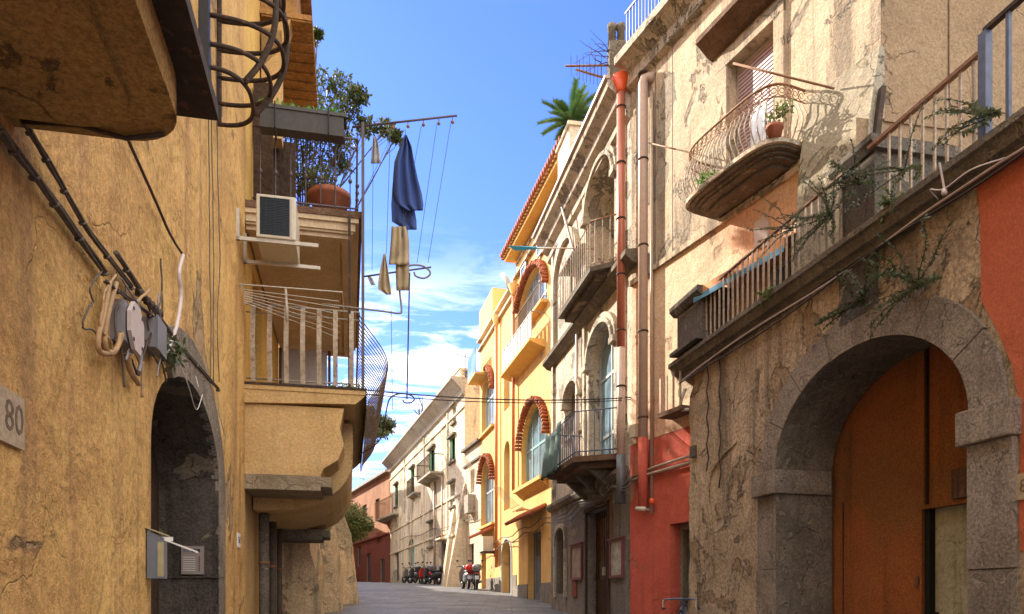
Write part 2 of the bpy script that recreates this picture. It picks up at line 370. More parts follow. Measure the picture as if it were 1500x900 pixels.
def street_mat():
    m, T, B = newmat('basalt_paving')
    pos = T.n('ShaderNodeNewGeometry').outputs['Position']
    br = T.n('ShaderNodeTexBrick', offset=.5, i={'Vector': T.map(pos, (1, 1, 0)), 'Color1': (.15, .155, .165, 1), 'Color2': (.065, .07, .075, 1), 'Mortar': (.03, .03, .03, 1), 'Scale': 1., 'Mortar Size': .02, 'Mortar Smooth': .3, 'Bias': 0., 'Brick Width': .9, 'Row Height': .5})
    n = T.noise(pos, 1.2, 6, .6)
    col = T.mix(T.ramp(n, .42, .66, 0, .6), br.outputs[0], (.19, .165, .14))
    f = T.noise(pos, 22, 6, .7)
    g = T.ramp(f, .3, .7, .7, 1.25)
    col = T.mix(1., col, T.n('ShaderNodeCombineColor', i={0: g, 1: g, 2: g}).outputs[0], 'MULTIPLY')
    h = T.math('SUBTRACT', f, T.math('MULTIPLY', br.outputs[1], 1.5))
    T.L.new(col, B.inputs['Base Color']); B.inputs['Roughness'].default_value = .6
    T.L.new(T.n('ShaderNodeBump', i={'Strength': .7, 'Distance': .03, 'Height': h}).outputs[0], B.inputs['Normal'])
    return m
M['street'] = street_mat()
def stripes_mat():
    m, T, B = newmat('striped_bead_curtain')
    pos = T.n('ShaderNodeNewGeometry').outputs['Position']
    n = T.noise(T.map(pos, (1, 1, .5)), 2.5, 3, .5)
    r = T.n('ShaderNodeValToRGB', i={0: n}); cr = r.color_ramp
    cr.elements[0].position = .35; cr.elements[0].color = (.5, .5, .5, 1)
    cr.elements[1].position = .65; cr.elements[1].color = (.06, .12, .3, 1)
    e = cr.elements.new(.5); e.color = (.45, .16, .06, 1); e = cr.elements.new(.42); e.color = (.3, .34, .36, 1)
    T.L.new(r.outputs[0], B.inputs['Base Color']); return m
M['curtain'] = stripes_mat()

# ------------------------------------------------------------------ generic pieces
def window(F, par, hole, zr, depth, fm, gm, nm='window', mull=2, trans=(), fw=.06, label=None):
    """frame + pane filling a hole outline at a depth behind the facade"""
    ss = [p[0] for p in hole]; zz = [p[1] for p in hole]
    s0, s1, z0, z1 = min(ss), max(ss), min(zz), max(zz)
    m = MB(F)
    cs = (s0+s1)/2; cz = (z0+z1)/2
    inn = [(cs+(s-cs)*(1-2*fw/(s1-s0)), cz+(z-cz)*(1-2*fw/(z1-z0))) for s, z in hole]
    n = len(hole)
    for i in range(n):
        j = (i+1) % n
        a, b, c, e = hole[i], hole[j], inn[j], inn[i]
        m.prism([(a[0], -depth, a[1]), (b[0], -depth, b[1]), (c[0], -depth, c[1]), (e[0], -depth, e[1])],
                [(a[0], -depth+.05, a[1]), (b[0], -depth+.05, b[1]), (c[0], -depth+.05, c[1]), (e[0], -depth+.05, e[1])])
    for k in range(1, mull):
        s = s0+(s1-s0)*k/mull
        top = z1
        for a, b in zip(hole[2:], hole[3:]):
            lo, hi = sorted((a[0], b[0]))
            if lo <= s <= hi and hi > lo: top = a[1]+(b[1]-a[1])*(s-a[0])/(b[0]-a[0])
        m.box(s-fw*.45, s+fw*.45, -depth+.004, -depth+.046, z0+.01, top-.01)
    for zt in trans:
        if z0 < zt < z1: m.box(s0+.01, s1-.01, -depth+.007, -depth+.043, zt-fw*.5, zt+fw*.5)
    w = m.build(nm, fm, par, label=label)
    g = MB(F); g.sheet(hole, [], -depth+.02); g.build('pane', gm, w)
    return w
def shutter(F, par, s0, s1, z0, z1, d, mat, slats=True, swing=0.):
    m = MB(F)
    m.box(s0, s1, d, d+.03, z0, z1)
    if slats:
        n = max(3, int((z1-z0)/.09))
        for i in range(n):
            z = z0+.06+(z1-z0-.12)*i/n
            m.box(s0+.04, s1-.04, d+.031, d+.05, z, z+.03)
    return m.build('shutter', mat, par)
def balusters(F, par, path, z0, z1, step, prof, mat, half=(.012, .012), knob=False, name='baluster'):
    """vertical bars at intervals along a plan polyline; prof(t) gives the outward bulge at height t"""
    pts = []
    for (a, b) in zip(path, path[1:]):
        L = math.hypot(b[0]-a[0], b[1]-a[1]); n = max(1, round(L/step))
        nx, ny = (b[1]-a[1])/L, -(b[0]-a[0])/L
        for i in range(n):
            t = (i+.5)/n
            pts.append((a[0]+(b[0]-a[0])*t, a[1]+(b[1]-a[1])*t, nx, ny))
    for (s, d, nx, ny) in pts:
        m = MB(F)
        K = 9
        P = [(s+nx*prof(k/K), d+ny*prof(k/K), z0+(z1-z0)*k/K) for k in range(K+1)]
        if half[0] == half[1] : m.tube(P, half[0], 6)
        else: m.bar(P, half[0], half[1]) if abs(nx) < .5 else m.bar(P, half[1], half[0])
        if knob:
            zc = z0+(z1-z0)*.42
            m.lathe((s, d, zc-.04), [(.012, 0), (.03, .025), (.03, .05), (.012, .08)], 8)
        m.build(name, mat, par)
def bodybox(F, m, s0, s1, z0, z1, D, d=0., top=True):
    """the sides, back and top behind a facade sheet"""
    a = [(s0, d, z0), (s0, d, z1), (s0, d-D, z1), (s0, d-D, z0)]
    b = [(s1, d, z0), (s1, d, z1), (s1, d-D, z1), (s1, d-D, z0)]
    m.add(a+b, [(0,1,2,3), (4,5,6,7), (2,3,7,6)]+([(1,2,6,5)] if top else []))
def text(F, s, z, d, st, size, mat, par, name='lettering', along=None, facing=None):
    cu = bpy.data.curves.new('t', 'FONT'); cu.body = st; cu.size = size; cu.align_x = 'CENTER'; cu.align_y = 'CENTER'; cu.extrude = .002; cu.resolution_u = 2
    ob = bpy.data.objects.new('t', cu); C.objects.link(ob)
    dg = bpy.context.evaluated_depsgraph_get(); me = bpy.data.meshes.new_from_object(ob.evaluated_get(dg))
    nx, ny = facing or F.n
    rx, ry = -ny, nx           # (-n) x up, negated below when needed
    rx, ry = (-ny, nx)
    c = F.W(s, d, z)
    m = MB()
    vs = [(c.x+rx*v.co.x+nx*v.co.z, c.y+ry*v.co.x+ny*v.co.z, c.z+v.co.y) for v in me.vertices]
    m.add(vs, [tuple(p.vertices) for p in me.polygons])
    bpy.data.objects.remove(ob); bpy.data.curves.remove(cu); bpy.data.meshes.remove(me)
    return m.build(name, mat, par)
def leaves(m, blobs, n, size, rnd, droop=0.):
    for _ in range(n):
        c, r = blobs[rnd.randrange(len(blobs))]
        while 1:
            q = Vector([rnd.uniform(-1, 1) for _ in range(3)])
            if .25 < q.length < 1: break
        p = Vector(c)+Vector((q.x*r[0], q.y*r[1], q.z*r[2]))
        a = Vector([rnd.uniform(-1, 1) for _ in range(3)]).normalized(); a.z -= droop; a.normalize()
        b = a.cross(Vector([rnd.uniform(-1, 1) for _ in range(3)]))
        if b.length < .01: continue
        b.normalize(); L = size*rnd.uniform(.6, 1.3)
        m.add([tuple(p), tuple(p+a*L*.5+b*L*.2), tuple(p+a*L), tuple(p+a*L*.5-b*L*.2)], [(0, 1, 2, 3)])
def ypx(px, py, Y): return Vector(((px-750)/FPX*Y, Y, EYE+(HZ-py)/FPX*Y))
# ------------------------------------------------------------------ the lie of the land
PROF = [(-30, -1.2), (0, 0), (8, .42), (13, .75), (17, 1.12), (21.6, 1.3), (27, 1.62), (33, 2.05), (47, 2.65), (63, 3.1), (80, 3.6), (140, 6), (600, 9)]
def GZ(y):
    for (a, za), (b, zb) in zip(PROF, PROF[1:]):
        if y <= b: return za+(zb-za)*(y-a)/(b-a)
    return PROF[-1][1]
m = MB()
ys = [p[0] for p in PROF]
xs = [-300, -30, -12, -6, 0, 6, 12, 30, 300]
m.add([(x, y, GZ(y)-.004) for y in ys for x in xs], [(j*9+i, j*9+i+1, (j+1)*9+i+1, (j+1)*9+i) for j in range(len(ys)-1) for i in range(8)])
ground = m.build('ground', M['fargrey'], kind='structure')
def roadx(y):
    l = -1.5-.217*y
    r = min(6.2-.2236*y if y < 13.5 else 99, 9.51-.4545*y if y > 13.5 else 99, 99)
    if y > 15.5: r = 5.45-.191*y
    if y > 22.3: r = 7.35-.2455*y
    if y > 36: r = 10.1-.3227*y
    if y > 63: r = 18.1-.45*y
    return l, r+.1
m = MB(); rows = []
yy = [-20+i*1.5 for i in range(73)]
for y in yy:
    l, r = roadx(y); r = max(r, l+3)
    rows.append([(l+(r-l)*i/10, y, GZ(y)+.004+.05*math.cos((i/10-.5)*math.pi)) for i in range(11)])
m.add([p for r in rows for p in r], [(j*11+i, j*11+i+1, (j+1)*11+i+1, (j+1)*11+i) for j in range(len(rows)-1) for i in range(10)], True)
m.build('street', M['street'], kind='structure')

FL = fac(-1.53, -.217, False)
F0 = fac(6.2, -.2236); F1 = fac(9.51, -.4545); F2 = fac(5.427, -.191); F3 = fac(7.3, -.2455)
F4 = fac(10.08, -.3227); F5 = fac(18.1, -.45)
FB = Frame(4.94, 10.06, .985, .175, .175, -.985)     # return wall facing the viewer
def sY(F, Y): return Y*math.sqrt(1+(F.u[0]/F.u[1])**2)

# ================================================================== LEFT: ochre house with arched doorway
def house_near_left():
    F = FL
    H = thing('ochre_house', 'shaded ochre plaster house on the left with an arched stone doorway', 'house', F.W(sY(F, 5), 0, 0))
    e0, e1 = sY(F, 5.8), sY(F, 8.6)
    door = arch(e0, e1, -.5, 2.85, .80)
    m = MB(F); a, b = sY(F, -6), sY(F, 11.05)
    m.sheet([(a, -2), (b, -2), (b, 4), (b+.02, 8), (b, 16), (a, 16)], [door], 0)
    bodybox(F, m, a, b, -2, 16, 8)
    m.build('wall', M['ochre'], H)
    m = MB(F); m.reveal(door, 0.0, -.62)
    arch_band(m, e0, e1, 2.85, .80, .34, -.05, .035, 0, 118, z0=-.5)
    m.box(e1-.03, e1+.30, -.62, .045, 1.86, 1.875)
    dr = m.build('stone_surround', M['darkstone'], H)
    m = MB(F); arch_band(m, e0, e1, 2.85, .80, .42, -.04, .045, 0, 128, n=14, z0=1.2); m.build('arch_ring', M['basalt'], H)
    m = MB(F); m.sheet(door, [], -.6)
    for i in range(6): m.box(e0+.1+i*.46, e0+.13+i*.46, -.6, -.585, -.3, 3.3)
    m.build('door', M['darkwood'], H)
    # small vertical moulding and nails
    # first-floor balcony overhead
    z0, z1 = 3.77, 3.95
    s1 = 3.52; r = .26; d1 = .74
    pl = [(-2, 0), (s1, 0), (s1, d1-r)]+[(s1-r+r*math.cos(t), d1-r+r*math.sin(t)) for t in (math.radians(x) for x in (15, 30, 45, 60, 75, 90))]+[(-2, d1)]
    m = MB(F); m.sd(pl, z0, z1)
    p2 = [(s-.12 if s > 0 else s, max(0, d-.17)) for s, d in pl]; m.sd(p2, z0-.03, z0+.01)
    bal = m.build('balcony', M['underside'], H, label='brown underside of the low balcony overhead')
    m = MB(F); m.sd([(-2, 0), (s1+.06, 0), (s1+.06, d1+.13), (-2, d1+.13)], z1+.002, z1+.07); m.build('slab_edge', M['iron'], bal)
    m = MB(F); m.tube([(s1-.06, .05, z0-.005), (s1-.1, .3, z0-.014), (s1-.05, .48, z0-.02), (s1-.12, .66, z0-.02)], .011); m.build('crack_repair', M['darkcable'], bal)
    # bellied grille
    g = None
    sA, sB = sY(F, 7.75), sY(F, 8.7)
    lv = [(7.12, .45), (7.36, .64), (7.66, .78), (7.98, .82), (8.32, .78), (8.66, .66)]
    m = MB(F)
    for z, d in lv:
        pts = []
        for i in range(33):
            t = math.pi*(1-i/32)
            x = math.cos(t); pts.append(((sA+sB)/2+(sB-sA)/2*math.copysign(abs(x)**.8, x), d*math.sin(t)**.7 if i%32 else 0, z))
        m.tube(pts, .024, 8)
    g = m.build('window_grille', M['iron'], H)
    for i in range(4):
        t = (.0, .3, .62, 1.)[i]; x = -math.cos(math.pi*t); s = (sA+sB)/2+(sB-sA)/2*math.copysign(abs(x)**.8, x); k = math.sin(math.pi*t)**.7 if 0 < t < 1 else .0
        m = MB(F); m.tube(cr([(s, d*k+.02, z) for z, d in lv]+[(s, .5*k+.02, 9.0), (s, .05, 9.3)]), .02, 6, flat=(.016, .036)); m.build('grille_bar', M['iron'], g)
    m = MB(F); m.box(sA-.14, sA-.04, .01, .10, 6.95, 9.3); m.build('grille_mount', M['blackiron'], g)
    # number tile
    m = MB(F); s, z = F.hit(10, 612); m.box(s-.14, s+.14, .002, .018, z-.12, z+.12)
    t = m.build('house_number', M['stonetile'], H, label='pale stone tile numbered 80'); text(F, s+.03, z, .0185, '80', .2, M['carved'], t, 'digits')
    m = MB(F); s, z = F.hit(349, 792); m.box(s-.13, s+.13, .002, .012, z-.1, z+.1)
    t = m.build('house_number', M['paper'], H, label='small white plate numbered 154'); text(F, s, z, .013, '154', .13, M['ink'], t, 'digits')
    # intercom on the jamb
    m = MB(F); zi = EYE+(HZ-821)/FPX*8.55
    da = -.02; 
    for k in (0,):
        m.box(e1-.035, e1-.003, -.36, -.12, zi-.16, zi+.16)
    ic = m.build('intercom', M['alu'], None, 'brushed metal intercom plate on the dark doorway jamb', 'intercom')
    fc = (-F.u[0], -F.u[1])
    for k in range(7):
        m = MB(F); zz = zi+.03-k*.025; m.box(e1-.038, e1-.034, -.34, -.21, zz, zz+.006); m.build('name_strip', M['paper'], ic)
        m = MB(F); m.lathe((e1-.04, -.165, zz), [(.006, 0), (.006, .01)], 6); m.build('button', M['blackiron'], ic)
    m = MB(F); m.box(e1-.041, e1-.034, -.25, -.16, zi+.09, zi+.125); m.build('speaker_slot', M['blackiron'], ic)
    m = MB(F); m.box(e1-.041, e1-.034, -.34, -.27, zi+.09, zi+.125); m.build('camera_window', M['mailbox'], ic)
    # mailbox
    s, z = F.hit(216, 815); s = e0-.16
    z0 = EYE+(HZ-848)/FPX*5.75; z1 = EYE+(HZ-790)/FPX*5.75
    mb = MB(F); mb.prism([(s, .01, z0), (s+.10, .01, z0), (s+.10, .01, z1+.06), (s, .01, z1+.06)], [(s, .13, z0), (s+.10, .13, z0), (s+.10, .13, z1), (s, .13, z1)])
    box = mb.build('mailbox', M['mailbox'], None, 'slate grey mailbox stuffed with letters beside the arched doorway', 'mailbox')
    m = MB(F); m.box(s-.004, s-.001, .085, .128, z0+.015, z1-.03); m.build('front_panel', M['brass'], box)
    m = MB(F); m.prism([(s-.01, .0, z1+.075), (s+.11, .0, z1+.075), (s+.11, .0, z1+.085), (s-.01, .0, z1+.085)], [(s-.01, .145, z1+.02), (s+.11, .145, z1+.02), (s+.11, .145, z1+.03), (s-.01, .145, z1+.03)]); m.build('lid', M['brass'], box)
    m = MB(F); m.box(s+.01, s+.02, .08, .19, z1-.02, z1+.012); m.prism([(s, .09, z1+.0), (s+.01, .09, z1), (s+.01, .09, z1+.01), (s, .09, z1+.01)], [(s, .37, z1-.11), (s+.01, .37, z1-.11), (s+.01, .37, z1-.095), (s, .37, z1-.095)])
    m.build('letter', M['paper'], None, 'white letters sticking out of the grey mailbox', 'letter')
house_near_left()

def cabling_left():
    F = FL; G = 'cable runs on the ochre wall'
    def run(px, o, r, mat, nm, label, wob=.0, n=6, grp=None, seed=1):
        rr = random.Random(seed); pts = []
        hp = [F.hit(a, b, o) for a, b in px]
        hp = [(v.x, v.y) for v in cr([(a, b, 0) for a, b in hp], 3)]
        for i in range(len(hp)-1):
            for k in range(2):
                t = k/2
                pts.append((hp[i][0]*(1-t)+hp[i+1][0]*t+rr.uniform(-wob, wob), o+rr.uniform(-wob, wob)*.5, hp[i][1]*(1-t)+hp[i+1][1]*t+rr.uniform(-wob, wob)))
        pts.append((hp[-1][0], o, hp[-1][1]))
        MB(F).tube(cr(pts, 2), r, n).build(nm, mat, None, label, 'cable', grp)
    def bundle(px, o, R_, k, mat, label, seed):
        rr = random.Random(seed); m = MB(F)
        hp = [F.hit(a, b, o) for a, b in px]
        for c in range(k):
            an = 2*math.pi*c/k; pts = []
            for i in range(len(hp)-1):
                for q in range(5):
                    t = q/5; w = an+(i*5+q)*.22
                    pts.append((hp[i][0]*(1-t)+hp[i+1][0]*t+R_*math.cos(w)*.8, o+R_*math.sin(w)*.6, hp[i][1]*(1-t)+hp[i+1][1]*t+R_*math.cos(w)*.8+rr.uniform(-.004, .004)))
            m.tube(pts, R_*.62, 6)
        for i in range(len(hp)-1):
            for t in (.3, .8):
                q = (hp[i][0]*(1-t)+hp[i+1][0]*t, hp[i][1]*(1-t)+hp[i+1][1]*t)
                m.tube([(q[0], o, q[1]-.01), (q[0]+.008, o, q[1]-.016)], R_*1.55, 8)
        m.build('cable_bundle', mat, None, label, 'cable bundle')
    bundle([(-20, 165), (30, 230), (90, 310), (165, 415)], .04, .017, 4, M['cable'], 'outer thick bundle of grey brown cables slanting down to the junction boxes', 1)
    bundle([(28, 165), (75, 245), (130, 340), (205, 435)], .05, .013, 4, M['cable'], 'inner bundle of grey brown cables slanting under the low balcony', 2)
    bundle([(170, 370), (215, 440), (262, 505), (330, 582)], .05, .016, 4, M['cable'], 'twisted cable bundle running over the arched doorway', 3)
    bundle([(155, 412), (205, 450), (245, 480)], .07, .012, 3, M['darkcable'], 'short snarl of dark cables above the junction boxes', 4)
    run([(183, 195), (225, 288), (250, 345), (268, 374)], .05, .012, M['darkcable'], 'cable', 'single dark brown cable ending at the white conduit', .002)
    run([(268, 374), (262, 400), (265, 435), (258, 480), (243, 518)], .06, .018, M['whitecable'], 'conduit', 'curved white conduit hanging down beside the junction boxes')
    for i, x in enumerate((306, 311, 319)):
        run([(x-3, 60), (x, 250), (x+1+i, 380), (x+3-i*2, 470), (x+2, 560)], .03, .006, M['cable'], 'cable', ['left of three thin cables hanging down the ochre wall', 'middle of three thin cables hanging down the ochre wall', 'right of three thin cables hanging down the ochre wall'][i], .006, 5, seed=i, grp=G)
    run([(235, 380), (238, 450), (234, 510), (243, 560)], .03, .008, M['cable'], 'cable', 'thin grey cable dropping to the doorway arch', .008, 5)
    run([(318, 575), (322, 610), (331, 640)], .05, .006, M['whitecable'], 'cable', 'loose cable end hanging beside the doorway arch', .01, 5)
    for i, off in enumerate((0, 10)):
        run([(160+off, 415), (152+off*.6, 460), (143+off, 500), (150+off, 518), (170, 512), (176+off*.3, 490)], .07, .017, M['ochrecable'], 'conduit', ['outer ochre painted conduit loop left of the junction boxes', 'inner ochre painted conduit loop left of the junction boxes'][i], 0, 8)
    run([(200, 440), (205, 490), (206, 530), (203, 545)], .08, .014, M['plasticgrey'], 'conduit', 'grey conduit dropping between the two junction boxes')
    run([(186, 520), (192, 545), (203, 562)], .06, .022, M['ochrecable'], 'conduit', 'thick ochre conduit end leading to the doorway arch')
    s, z = F.hit(172, 480)
    m = MB(F); m.box(s-.16, s+.12, 0, .09, z-.13, z+.13); j = m.build('junction_box', M['plasticgrey'], None, 'left junction box with a slanting octagonal pale cover', 'junction box')
    m = MB(F); p = [(s-.0+.17*math.cos(math.radians(22.5+45*k)), z+.17*math.sin(math.radians(22.5+45*k))) for k in range(8)]
    m.sz(p, .10, .125); m.build('cover', M['plastic'], j)
    for dx, dz in ((-.1, .1), (.1, .1), (-.1, -.1), (.1, -.1)):
        m = MB(F); m.box(s+dx-.01, s+dx+.01, .125, .13, z+dz-.01, z+dz+.01); m.build('screw', M['ink'], j)
    s, z = F.hit(213, 492)
    m = MB(F); m.box(s-.1, s+.14, 0, .10, z-.11, z+.11); j = m.build('junction_box', M['plasticgrey'], None, 'right junction box in plain grey half hidden by cables', 'junction box')
    m = MB(F); m.box(s-.115, s+.155, .101, .115, z-.125, z+.125); m.build('cover', M['mailbox'], j)
    # weed at the top of the arch
    rr = random.Random(5); m = MB(); c = F.W(F.hit(232, 515)[0], .08, F.hit(232, 515)[1])
    leaves(m, [(c, (.12, .14, .12))], 160, .07, rr, .3); m.build('weed', M['weedleaf'], None, 'small green weed rooted over the doorway arch beneath the junction boxes', 'weed')
    # tangle round the boxes
    rr = random.Random(21)
    for i in range(9):
        x0, y0 = 150+i*10+rr.uniform(-6, 6), 395+i*5+rr.uniform(-8, 8)
        pts = []
        for k in range(7):
            t = k/6; pts.append((x0+rr.uniform(-9, 9)+18*math.sin(t*3.1)*(1 if i % 2 else -1), y0+(100+rr.uniform(0, 60))*t))
        run(pts, .05+.012*(i % 4), rr.choice((.006, .008, .011)), M[('cable', 'darkcable', 'ochrecable', 'plasticgrey')[i % 4]], 'cable', 'loose tangled cable hanging round the two junction boxes', .003, 6, seed=40+i, grp='tangled cables at the junction boxes')
    for i in range(6):
        m = MB(F); s, z = F.hit(206+i*6, 435+i*6, .06)
        m.lathe((s, .05, z), [(.012, 0), (.028, .008), (.028, .05), (.012, .06)], 8); m.build('insulator', M['darkcable'], None, 'dark round cable fitting strung above the right junction box', 'cable fitting', 'dark fittings above the right junction box')
    # loose white wires in the doorway head
    s0 = sY(F, 6.2); m = MB(F)
    m.tube(cr([(s0, .05, 3.75), (s0+.3, .12, 3.5), (s0+.7, .1, 3.40), (s0+1.1, .06, 3.46), (s0+1.4, .05, 3.68)]), .005, 5)
    m.tube(cr([(s0+.2, .05, 3.9), (s0+.5, .1, 3.66), (s0+.9, .1, 3.62), (s0+1.0, .06, 3.75)]), .004, 5)
    m.build('loose_wire', M['whitecable'], None, 'loose white wires looping across the doorway head', 'wire')
cabling_left()

# ================================================================== LEFT: yellow house with two balconies
def house_yellow_left():
    F = FL
    sa, sb = sY(F, 11.06), sY(F, 16.6)
    H = thing('yellow_house', 'narrow yellow house on the left with two stacked balconies over the street', 'house', F.W(sa, 0, 0))
    m = MB(F); d = -.03
    dl = rect(sa+1.1, sa+2.4, 7.5, 9.9); dm = rect(sa+1.1, sa+2.4, 4.8, 6.95)
    m.sheet([(sa, 4.4), (sb, 4.4), (sb, 16.2), (sa, 16.2)], [dl, dm], d)
    m.reveal(dl, d, -.35); m.reveal(dm, d, -.35)
    bodybox(F, m, sa, sb, 0, 16.2, 8, d)
    m.build('wall', M['yellow'], H)
    m = MB(F); m.sheet([(sa, -1), (sb, -1), (sb, 4.4), (sa, 4.4)], [], -.028); m.build('lower_wall', M['consoleplaster'], H)
    for hole in (dl, dm):
        window(F, H, hole, 0, .3, M['darkwood'], M['glassdark'], 'balcony_door', 2, (), .08)
    # open shutters of the upper door
    m = MB(F); m.box(sa+.95, sa+1.0, 0, .30, 7.52, 9.9); m.build('shutter', M['darkwood'], H)
    m = MB(F); m.box(sa+2.5, sa+2.56, 0, .55, 7.52, 9.9); m.build('shutter', M['darkwood'], H)
    # upper wooden bay with two roof boards
    bs0, bs1 = sY(F, 13.2), sY(F, 16.3)
    m = MB(F)
    m.prism([(bs0, -.02, 11.9), (bs0, .58, 11.9), (bs0, .58, 13.2), (bs0, -.02, 13.2)], [(bs1, -.02, 11.9), (bs1, .58, 11.9), (bs1, .58, 13.2), (bs1, -.02, 13.2)])
    bay = m.build('wooden_bay', M['eavewood'], H)
    for z, dd in ((11.84, .86), (13.2, .78)):
        m = MB(F); m.box(bs0-.12, bs1+.1, -.02, dd, z, z+.09)
        for k in range(12): m.box(bs0-.1+k*.27, bs0-.06+k*.27, .0, dd-.02, z-.03, z-.002)
        m.build('roof_board', M['eavewood'], bay)
    m = MB(F); m.box(bs0-.1, bs0+.2, 0, .34, 9.7, 11.6); m.dz([(0, 11.6), (.5, 11.84), (.34, 11.3), (0, 10.9)], bs0-.1, bs0+.3); m.build('corbel', M['consoleplaster'], H)
    # ---- upper balcony
    s0, s1, D = sa-.02, sY(F, 16.9), 1.64
    m = MB(F); m.box(s0, s1, 0, D+.05, 7.40, 7.50); up = m.build('upper_balcony', M['wood'], H)
    m = MB(F)
    m.box(s0+.02, s1-.02, 0, D, 7.33, 7.399); m.box(s0+.06, s1-.06, 0, D-.05, 7.22, 7.329); m.box(s0+.09, s1-.09, 0, D-.08, 7.19, 7.219)
    for a_ in ((s0+.14, s0+.26, 0, D-.13), (s1-.26, s1-.14, 0, D-.13), (s0+.26, s1-.26, D-.25, D-.13)): m.box(*a_, 7.13, 7.189)
    for a_ in ((s0+.30, s0+.35, 0, D-.29), (s0+.35, s1-.35, D-.34, D-.29)): m.box(*a_, 7.16, 7.189)
    m.build('moulded_soffit', M['cream_soffit'], up)
    path = [(s0+.05, .1), (s0+.05, D-.02), (s1-.05, D-.02)]
    m = MB(F)
    for z in (7.56, 8.62): m.tube([(s, dd, z) for s, dd in path], .016, 6)
    m.build('railing', M['purpleiron'], up)
    balusters(F, up, [(s, dd) for s, dd in path], 7.5, 8.62, .21, lambda t: 0, M['purpleiron'], (.010, .010), True)
    # ---- lower balcony
    s0, s1 = sa-.1, sY(F, 16.6)
    m = MB(F); m.box(s0, s1, 0, D+.10, 4.70, 4.80); m.dz([(0, 4.699), (D+.10, 4.699), (D+.02, 4.62), (D-.05, 4.56), (0, 4.5)], s0+.015, s1-.02)
    lo = m.build('lower_balcony', M['consoleplaster'], H)
    m = MB(F); m.box(s0-.012, s0-.001, 0, D+.11, 4.765, 4.80); m.box(s0-.01, s1, D+.101, D+.115, 4.50, 4.80); m.build('edge_strip', M['iron'], lo)
    pr = [(0, 4.5), (1.42, 4.5), (1.36, 4.2), (1.42, 3.95), (1.33, 3.72), (1.12, 3.58), (1.06, 3.44), (0, 3.42)]
    m = MB(F); m.dz(pr, s0+.08, s0+1.0); m.build('console', M['consoleplaster'], lo)
    m = MB(F); m.box(s0+.02, s0+1.02, 0, 1.08, 3.24, 3.46); m.box(s0+.04, s0+1.0, 1.08, 1.24, 3.30, 3.45); m.build('stone_beam', M['stoneband'], lo)
    # curved vault behind
    pv = [(0, 4.5), (1.55, 4.5), (1.56, 4.1), (1.52, 3.9)]+[(.35+1.2*math.cos(t), 3.9-.85*math.sin(t)) for t in [math.pi/2*k/8 for k in range(9)]]+[(0, 3.05)]
    m = MB(F); m.dz(pv, s0+1.05, s1-.1); m.build('vaulted_underside', M['consoleplaster'], lo)
    m = MB(F); m.box(s1-1.3, s1-.25, 0, .95, 2.86, 3.07); m.box(s1-1.25, s1-.3, .95, 1.1, 2.92, 3.06); m.build('stone_beam', M['grimy'], lo)
    DD = D
    m = MB(F)
    m.tube([(s0+.03, .02, 5.95), (s0+.03, DD, 5.95), (s1, DD, 5.95)], .017, 6)
    m.tube([(s0+.03, .02, 4.86), (s0+.03, DD, 4.86), (s1, DD, 4.86)], .014, 6)
    m.tube([(s0+.03, .02, 5.83), (s0+.03, DD, 5.83)], .009, 6)
    m.build('railing', M['railgrey'], lo)
    belly = lambda t: .37*max(0., math.sin(math.pi*min(1., (1-t)*1.05)))**1.3*(1.25-t*.5) if t < 1 else 0
    small = lambda t: .09*math.sin(math.pi*(1-t))**2
    for i in range(7):
        dd = .12+i*.235
        m = MB(F); m.bar([(s0+.03-small(k/10), dd, 4.82+1.14*k/10) for k in range(11)], .008, .034)
        m.build('flat_baluster', M['railcream'], lo)
    n = 32
    for i in range(n):
        s = s0+.1+(s1-s0-.15)*i/(n-1)
        m = MB(F); m.tube([(s, DD+.13*(1-k/12)+belly(k/12), 4.52+1.43*k/12) for k in range(13)], .0095, 5); m.build('baluster', M['brownrail'], lo)
    for t in (.45, .98):
        m = MB(F); s = s0+.1+(s1-s0-.15)*(.12 if t < .5 else 1)
    # white screen at the far end + post
    m = MB(F); m.box(s1-.25, s1-.2, .05, 1.02, 4.80, 7.1); m.build('end_screen', M['white'], lo)
    for dd in (.0, 1.04):
        m = MB(F); m.box(s1-.28, s1-.18, dd, dd+.06, 4.8, 7.1); m.build('screen_post', M['wood'], lo)
    return s0
S_LOW = house_yellow_left()

